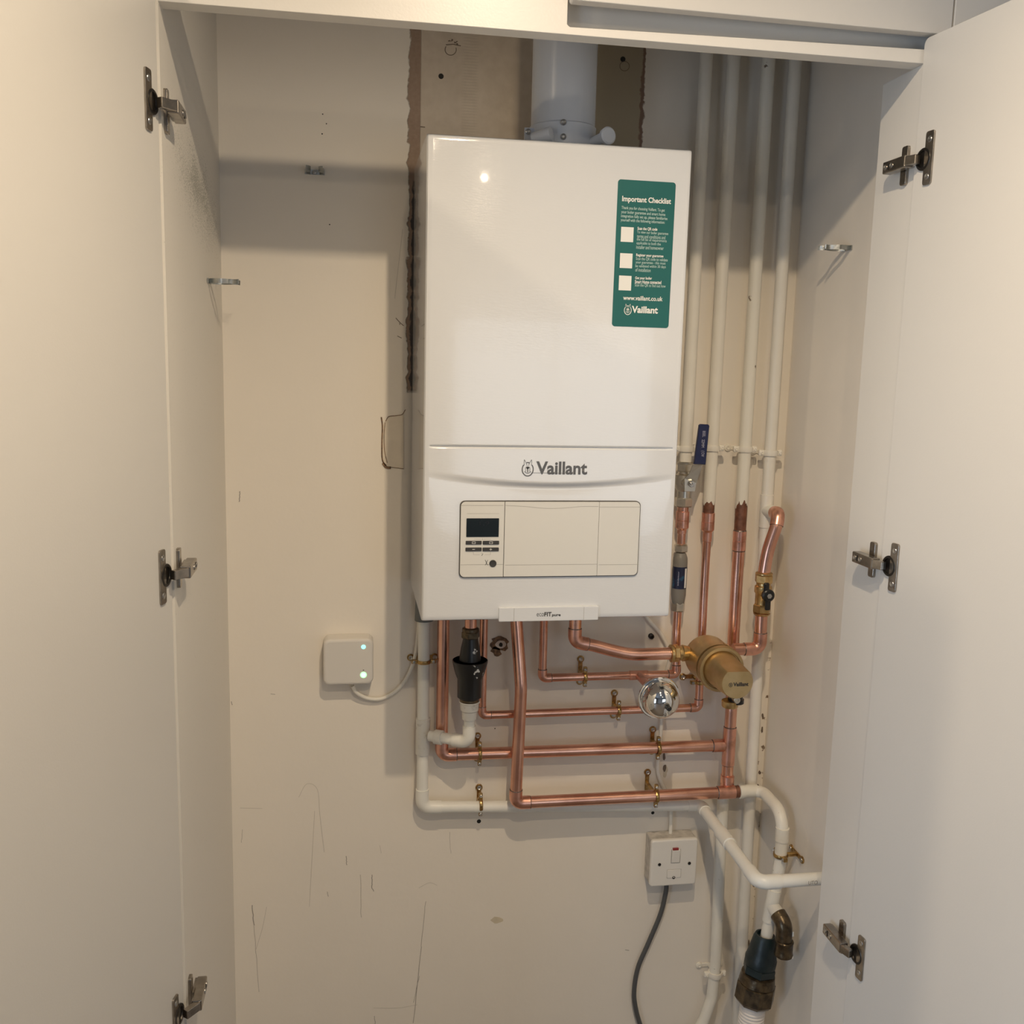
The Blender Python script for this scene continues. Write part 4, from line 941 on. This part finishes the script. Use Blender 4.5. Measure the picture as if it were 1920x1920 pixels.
# --- lowest copper main
YD = -0.066
t = thing('lower_return_pipe', 'lowest thick copper pipe, dropping from the boiler then running right', 'pipe', (.3, YD, zD))
zd = zat(1150, 1496, YD)
up0 = at(962, 1160, -.060); up0.z = -.0004; kk = at(977, 1290, YD-.020)
lowx = at(969, 1480, YD-.012).x
B_ = V((lowx, YD, zd)); A1 = V((lowx+.002, YD-.010, zat(970, 1400, YD))); rE = V((at(1392, 1487, YD).x, YD, zd))
pipe(t, [up0, kk, B_, rE], R22, M['copper'], 'pipe', [.10, .018])
elbow(t, kk, B_, rE, R22, M['copperf'], .030)
xt2 = at(1360, 1487, YD).x
tee = MB().tube([V((xt2-.018, YD, zd)), V((xt2+.020, YD, zd))], R22+.0016, 24).tube([V((xf, YT-.006, zd+.0)), V((xf, YT-.004, zd+.030))], R22+.0012, 24).build('tee', M['copperf'], t)
for q, d in ((V((xt2-.018, YD, zd)), -EX),): MB().lathe(q-d*.0004, d, [(0, R22+.0014), (.002, R22+.0001)], 24).build('solder_ring', M['solder'], tee)
MB().tube([V((xt2+.018, YD, zd)), rE], R22+.0006, 24).build('tarnished_section', M['copperd'], t)

# --- painted branch to the right wall and filling loop
t = thing('painted_drop_pipe', 'white painted pipe curving from the lowest copper pipe down beside the right wall', 'pipe', (.73, -.18, -.5))
YQ = -.185
xq = at(1466, 1570, YQ).x
h0 = V((rE.x-.003, YD, zd)); h1 = V((at(1428, 1487, YD).x, YD, zd)); h2 = at(1463, 1530, YQ)
h2.x = xq; h3 = at(1436, 1762, YQ); hm = V((xq, YQ, zat(1462, 1615, YQ)))
h2.z = zat(1462, 1528, YQ)
hh = fillet([h0, h1, V((xq, YQ, h2.z)), hm, h3], [.035, .040, .05], 9)
MB().tube(hh, R22, 24).build('painted_pipe', M['paintchip'], t)
MB().lathe(h0-EX*.006, EX, [(0, .0125), (.001, .0152), (.008, .0152), (.012, .0137), (.040, .0137), (.042, .0126)], 28).build('painted_coupling', M['paintchip'], t)
MB().tube([V((xq, YQ, h2.z-.028)), V((xq, YQ, h2.z-.056))], R22+.0014, 24).build('painted_socket', M['paintchip'], t)
zt2 = zat(1447, 1695, YQ)
tq = at(1447, 1697, YQ); dq_ = (h3-hm).normalized(); MB().tube([tq-dq_*.035, tq+dq_*.035], R22+.0016, 24).build('painted_tee', M['paintchip'], t)
b2 = at(1466, 1724, YQ-.035)
MB().tube([tq, tq.lerp(b2, .8)], R22+.0014, 24).build('painted_branch', M['paintchip'], t)
t = thing('brown_blanking_elbow', 'dark brown paint-flecked pipe elbow hanging open beside the right wall', 'pipe fitting', b2)
c2_ = at(1473, 1738, YQ-.045); c3_ = at(1469, 1788, YQ-.045)
MB().tube(fillet([tq.lerp(b2, .62), b2.lerp(c2_, .6), c3_], .022, 10), .0165, 28).build('elbow_body', M['brassold'], t)
dd = (c3_-c2_).normalized()
MB().lathe(c3_-dd*.030, dd, [(0, .0170), (.002, .0185), (.004, .0185), (.006, .0175), (.026, .0178), (.029, .0190), (.033, .0185), (.036, .0150), (.036, 0)], 28).build('elbow_cap', M['brassold'], t)
MB().box(c2_+V((.013, -.008, -.012)), .003, .002, .010, None, .0005).box(c3_+V((.011, -.012, -.002)), .008, .002, .005, None, .0005).build('paint_fleck', M['white'], t)
t = thing('hose_connector', 'stacked dark green and bronze hex connector on the ribbed white hose', 'pipe fitting', at(1425, 1800, YQ))
a0 = at(1435, 1752, YQ); a1 = at(1412, 1880, YQ); ad = (a1-a0).normalized(); px = (a1-a0).length/130.3
def Lp(*l): return [(t_*px, r*px) for t_, r in l]
MB().lathe(a0, ad, Lp((6, 13), (0, 14), (0, 17), (6, 19.5), (30, 24), (42, 26.5), (44, 27.5), (56, 27)), 28).build('green_body', M['greenold'], t)
MB().lathe(a0+ad*56*px, ad, Lp((0, 26), (2, 29), (14, 29), (17, 25)), 6, False, .3).build('green_nut', M['greenold'], t)
MB().lathe(a0+ad*72*px, ad, Lp((0, 24), (2, 29), (18, 31.5), (20, 29)), 30).build('bronze_collar', M['brassold'], t)
MB().lathe(a0+ad*90*px, ad, Lp((0, 29), (3, 34), (32, 34.5), (38, 30), (40, 24)), 8, False, .2).build('bronze_nut', M['brassold'], t)
t = thing('ribbed_hose', 'ribbed white hose hanging below the bronze connector at the bottom', 'hose', a1)
prof = [(0, 17)]
for k in range(26): prof += [(k*6.0+1, 20.5), (k*6.0+2.5, 22.5), (k*6.0+4, 22.5), (k*6.0+5.5, 20.5)]
MB().lathe(a1-ad*2*px, (ad+V((0, 0, -1.2))).normalized(), Lp(*prof), 32).build('hose_tube', mat('hose_plastic', (0.82, 0.78, 0.74), 0.4), t)

# --- condensate and overflow drain
YW = -0.030; RO = 0.0120
xw = at(793.5, 1330, YW).x; zw = zat(860, 1511, YW); xe = at(1322, 1506, YW).x; zw = zat(860, 1510, YW)
t = thing('white_drain_pipe', 'white plastic drain pipe running under the copper pipes and out to the right wall', 'pipe', (xw, YW, -.2))
top = V((xw, YW, -.0004)); cor = V((xw, YW, zw)); en = V((xe, YW, zw-.004)); yo = -.345
o1 = at(1422, 1655, yo); o2 = V((XR-.001, yo, o1.z))
en = V((o1.x+.003, YW, o1.z+.004)); cor.z = (zw)
pipe(t, [top, cor, en, o1, o2], RO, M['pvc'], 'pipe', [.016, .014, .016])
elbow(t, top, cor, en, RO, M['pvc'], .040, .0016, None); elbow(t, cor, en, o1, RO, M['pvc'], .030, .0016, None); elbow(t, en, o1, o2, RO, M['pvc'], .042, .0016, None)
do = (o1-en).normalized()
coupling(t, en+do*.12, do, .052, RO, M['pvc'], .0018, False)
zt3 = zat(797, 1380, YW)
coupling(t, V((xw, YW, zat(794, 1346, YW))), DZ, zat(794, 1346, YW)-zat(797, 1413, YW), RO, M['pvcdirty'], .0022, False, 'tee')
text_mesh('UTO', o2+V((-.062, -RO-.0004, -.004)), EX, EZ, NY, .018, .008, M['scuff'], t, 'printed_mark', .0)
MB().lathe(V((xw, YW, zat(787, 1164, YW))), EZ, [(0, .0135), (.001, .0190), (.050, .0175), (.052, .0130)], 30).build('rubber_socket', M['grey'], t)
# --- tundish with its pipe
YU = -0.096
t = thing('tundish', 'black tundish splashed with white paint, under the boiler', 'tundish', at(881, 1250, YU))
xu = at(881, 1260, YU).x
MB().tube([V((xu, YU, -.0004)), V((xu, YU, zat(884, 1190, YU)))], .0118, 24).build('copper_inlet', M['copper'], t)
zz_ = lambda p: zat(881, p, YU)
nt_ = MB().lathe(V((xu, YU, zz_(1176))), DZ, [(0, .013), (.002, .0165), (.006, .0172), (.0065, .0158), (.010, .0158)], 24).hexn(V((xu, YU, zz_(1183))), DZ, zz_(1183)-zz_(1196), .0182, 6, .4)
nt_.build('inlet_nut', M['brassold'], t)
q = lambda p: zz_(1195)-zz_(p)
MB().lathe(V((xu, YU, zz_(1195))), DZ, [(0, .0148), (q(1200), .0152), (q(1215), .0185), (q(1240), .0225), (q(1252), .0225), (q(1252), .015)], 36).build('upper_cone', M['splash'], t)
MB().lathe(V((xu, YU, zz_(1237))), DZ, [(0, .0335), (.001, .0350), (.006, .0345), (zz_(1237)-zz_(1262), .0290), (zz_(1237)-zz_(1272), .0245), (zz_(1237)-zz_(1306), .0238), (zz_(1237)-zz_(1309), .020), (.030, .018), (.004, .0315), (0, .0335)], 36).build('catch_cup', M['splash'], t)
MB().lathe(V((xu, YU, zz_(1307))), DZ, [(0, .0185), (.002, .0192), (.008, .0192), (.009, .018)], 24).build('threaded_ring', M['brassold'], t)
xd = at(880, 1345, YU).x; ze = zat(882, 1391, YU)
MB().lathe(V((xd, YU, zz_(1314))), DZ, [(0, .0200), (.002, .0208), (.004, .0185), (.018, .0180), (.021, .0150), (.037, .0145)], 26).build('drain_adaptor', M['pvcdirty'], t)
pa, pb_, pc_ = V((xd, YU, zz_(1345))), V((xd, YU, ze)), V((xw+.012, YW-.022, zat(802, 1379, YW-.02)))
pipe(t, [pa, pb_, pc_], RO-.001, M['pvc'], 'outlet_pipe', .016); elbow(t, pa, pb_, pc_, RO-.001, M['pvc'], .034, .002, None)
coupling(t, pc_+(pb_-pc_).normalized()*.012, (pb_-pc_), .016, RO, M['pvcdirty'], .0022, False, 'tee_socket')

# ------------------------------------------------------------------ brass pipe clips
def clip(p, axis, lug, r, m, label, group, both=True, wall=None, yb=0.0, flat=False):
    """p: centre of the pipe; axis: pipe direction; lug: direction of the two lugs; out: away from the wall"""
    out = wall or NY; t = thing('pipe_clip', label, 'pipe clip', p, group)
    fat = m is M['paintp']; rg = MB(); hw = .0058 if fat else .0035; n = 28; bm = rg.bm; R0, R1 = r+.0003, r+(.0038 if fat else .0028); ringv = []
    for k in range(n):
        a = 2*math.pi*k/n; d = lug*math.cos(a)+out*math.sin(a)
        ringv.append([bm.verts.new(p+d*rr+axis*h) for rr, h in ((R0, -hw), (R1-.0006, -hw), (R1, -hw*.5), (R1, hw*.5), (R1-.0006, hw), (R0, hw))])
    for k in range(n):
        a, b = ringv[k], ringv[(k+1) % n]
        for j in range(6): bm.faces.new((a[j], a[(j+1) % 6], b[(j+1) % 6], b[j])).smooth = True
    for k in (-1, 1):
        c = p+lug*(k*(r+.0068)); R = Matrix((lug, out, axis)).transposed()
        rg.box(c, .013 if fat else .012, .0095 if fat else .0085, .013 if fat else .0078, R, .003 if fat else .0014)
    ring = rg.build('ring', m, t)
    for k in (-1, 1):
        c = p+lug*(k*(r+.0078))+out*.0042; MB().lathe(c, out, [(0, .0034), (.0018, .0032), (.0026, .002), (.0012, .0010), (.0012, 0)], 14).build('lug_screw', M['screw'] if m is not M['paintp'] else M['paintp'], ring)
    dist = (p.y if not wall else 0)
    D_ = abs(p.y-yb) if wall is None else wall_d(p, wall)
    base = p - out*D_
    if D_ > r+.006:
        MB().cyl(base+out*.002, out, D_-r-.001, .0048, 16).build('stem', m, t)
    R = Matrix((lug, out, axis)).transposed()
    bp_ = MB().box(base+out*.0016, .052, .003, .009, R, .001)
    for k in (-1, 1): bp_.cyl(base+lug*(k*.0245), out, .0038, .0075, 20)
    bo = bp_.build('backplate', m, t)
    for k in (-1, 1): MB().lathe(base+lug*(k*.0245)+out*.0038, out, [(0, .0048), (.0014, .0044), (.0018, .0034), (.0006, .0018), (.0006, 0)], 16).build('screw', M['screw'] if m is not M['paintp'] else M['paintp'], bo)
def wall_d(p, wall): return abs(XR-p.x)
GB = 'brass pipe clips'
clip(V((at(1097, 1265, YC).x, YC, pz)), EX, EZ, R15, M['brassc'], 'brass clip on the thin upper copper pipe, left of the chrome dome', GB)
clip(V((at(1160, 1331, YH).x, YH, hz)), EX, EZ, R15, M['brassc'], 'brass clip on the second copper pipe down, just left of the chrome dome', GB)
clip(V((at(900, 1416, YM).x, YB+(YM-YB)*.12, zl+(zmain-zl)*.12)), EX, EZ, R22, M['brassc'], 'brass clip on the middle thick copper pipe, below the tundish', GB)
clip(V((at(1234, 1404, YM).x, YM, zmain)), EX, EZ, R22, M['brassc'], 'brass clip on the middle thick copper pipe, below the chrome dome', GB)
clip(V((at(901, 1510, YW).x, YW, zw-.0)), EX, EZ, RO, M['brassc'], 'brass clip on the white horizontal drain pipe at lower left', GB)
clip(V((at(1230, 1492, YD).x, YD, zd)), EX, EZ, R22, M['brassc'], 'brass clip behind the lowest copper pipe, above the switched spur', GB)
clip(V((xw, YW, zat(791, 1240, YW))), EZ, EX, RO, M['brassc'], 'brass clip on the white vertical drain pipe left of the copper pipes', GB)
clip(V((x2b, YH, zat(1312, 1279, YH))), EZ, EX, R15, M['brassc'], 'brass clip half hidden behind the brass filter', GB)
clip(V((xq, YQ, zat(1462, 1603, YQ))), EZ, V((0, 1, 0)), R22, M['brassc'], 'brass clip holding the white drop pipe to the right wall', GB, wall=-EX)
GW = 'painted pipe clips'
for i, (xx_, lb) in enumerate(((x1, 'white painted clip on the riser next to the boiler'), (x2, 'white painted clip on the second riser, behind the blue lever'), (x3, 'white painted clip on the third riser from the boiler'), (x4, 'white painted clip on the rightmost riser'))):
    clip(V((xx_, YR, zat((1286, 1338, 1393, 1442)[i], (842, 841, 843, 850)[i], YR-.012))), EZ, EX, R22, M['paintp'], lb, GW)
clip(V((at(1340, 1832, -.036).x, -.036, zat(1340, 1832, -.048))), EZ, EX, R22, M['paintp'], 'white painted clip low on the pipe left of the hose', GW)

# ------------------------------------------------------------------ electrics
def spur():
    x0, x1_, z0, z1_ = .5205, .6250, -.6765, -.5700; y = -.040
    t = thing('fused_spur', 'white square switched fused spur with red neon on the back wall', 'switch', ((x0+x1_)/2, 0, z0))
    MB().plate(V((0, -.0005, 0)), EX, EZ, NY, rrect(x0+.001, z0+.001, x1_-.001, z1_-.001, .004), .036, .0012).build('back_box', M['dust'], t)
    pl = MB().plate(V((0, -.0365, 0)), EX, EZ, NY, rrect(x0, z0, x1_, z1_, .006), .0085, .0035).build('face_plate', M['spur'], t)
    yf = -.0452
    c = at(1267, 1605, yf); MB().box(V((c.x, yf, c.z)), .0185, .006, .030, Matrix.Rotation(.09, 3, 'X'), .0012).build('rocker_switch', M['spur'], pl)
    MB().ribbon([V((c.x-.0100, yf-.0001, c.z+.016)), V((c.x-.0100, yf-.0001, c.z-.016)), V((c.x+.0100, yf-.0001, c.z-.016)), V((c.x+.0100, yf-.0001, c.z+.016))], .0006, NY, .0001).build('switch_gap', M['lineg'], pl)
    c = at(1267, 1592, yf-.0025); MB().box(V((c.x, yf-.0022, c.z)), .013, .0035, .0048, None, .0004).build('neon', M['red'], pl)
    c = at(1263.5, 1638, yf); MB().plate(V((0, yf, 0)), EX, EZ, NY, rrect(c.x-.0155, c.z-.0095, c.x+.0155, c.z+.0095, .003), .0010, .0004).build('fuse_carrier', M['spur'], pl)
    MB().ribbon([V((c.x+a*.0158, yf-.0002, c.z+b*.0098)) for a, b in ((-1, -1), (-1, 1), (1, 1), (1, -1), (-1, -1))], .0005, NY, .0001).build('carrier_gap', M['linel'], pl)
    for a, b in ((1236.5, 1621), (1292.5, 1618.5), (1263, 1645)):
        c = at(a, b, yf); MB().lathe(V((c.x, yf-.0004, c.z)), NY, [(0, .0036), (.0008, .0033), (.0008, .0022), (.0002, .0008), (.0002, 0)], 14).build('screw', M['hinged'], pl)
spur()
def cable(name, pts, r, m, label):
    mb = MB().tube(smooth_path(pts, 6), r, 12); o = mb.build(name, m); o['label'] = label; o['category'] = 'cable'; return o
cable('power_cable', [at(1257, 1563, -.012), at(1258, 1540, -.012), at(1256, 1500, -.010), at(1234, 1450, -.010), at(1238, 1390, -.010), at(1241, 1340, -.010), at(1243, 1280, -.010)], .0042, M['cablew'], 'white cable running up the wall from the fused spur behind the copper pipes')
cable('grey_flex', [at(1250, 1655, -.012), at(1248, 1675, -.014), at(1238, 1715, -.012), at(1215, 1770, -.010), at(1196, 1815, -.010), at(1189, 1860, -.010), at(1193, 1895, -.010), at(1203, 1930, -.010)], .0052, M['cableg'], 'dark grey cable hanging down from the fused spur')
cable('boiler_cable', [at(1190, 1120, -.02), at(1215, 1160, -.012), at(1237, 1185, -.010), at(1252, 1212, -.010), at(1256, 1235, -.010), at(1250, 1262, -.010), at(1244, 1300, -.008)], .0046, M['cablew'], 'white cable curving down from the right end of the boiler underside')
def gateway():
    y = -.040; a, b = at(605, 1199, y), at(701, 1284, y)
    x0, x1_, z0, z1_ = a.x, b.x, b.z, a.z
    t = thing('wireless_gateway', 'small square white gateway box with two green lights on the back wall', 'gateway', ((x0+x1_)/2, 0, z0))
    g = MB().plate(V((0, -.001, 0)), EX, EZ, NY, rrect(x0+.001, z0+.001, x1_-.001, z1_-.001, .013, 8), .039, .0055).build('gateway_case', M['gate'], t)
    yf = y-.0003
    c = at(681.5, 1213, yf); MB().lathe(V((c.x, yf, c.z)), NY, [(0, .0044), (.0004, .0040), (.0004, 0)], 20).build('status_light', M['ledc'], t)
    c = at(681.5, 1265.5, yf); MB().lathe(V((c.x, yf, c.z)), NY, [(0, .0040), (0, .0064), (.0004, .0062), (.0004, .0044), (0, .0040)], 26).build('light_ring', M['ledg'], t)
    c = at(681.5, 1256.5, yf); MB().lathe(V((c.x, yf, c.z)), NY, [(0, .0016), (.0002, .0014), (.0002, 0)], 10).build('printed_symbol', M['scuff'], t)
gateway()
cable('gateway_cable', [at(661, 1286, -.018), at(668, 1298, -.016), at(688, 1309, -.010), at(715, 1310, -.008), at(742, 1296, -.008), at(762, 1272, -.008), at(776, 1240, -.010), at(783, 1200, -.010), at(787, 1150, -.010)], .0040, M['cablew'], 'thin white cable looping from the gateway box up behind the white pipe')
# loose wall screw right of the boiler underside
p = at(1220, 1192, 0.0); o = MB().lathe(p, NY, [(0, .0045), (.006, .0045), (.006, .0060), (.008, .0056), (.0085, .003), (.006, .0018), (.006, 0)], 16).build('wall_screw', M['hinged'])
o['label'] = 'dark screw head in the wall under the right end of the boiler'; o['category'] = 'screw'
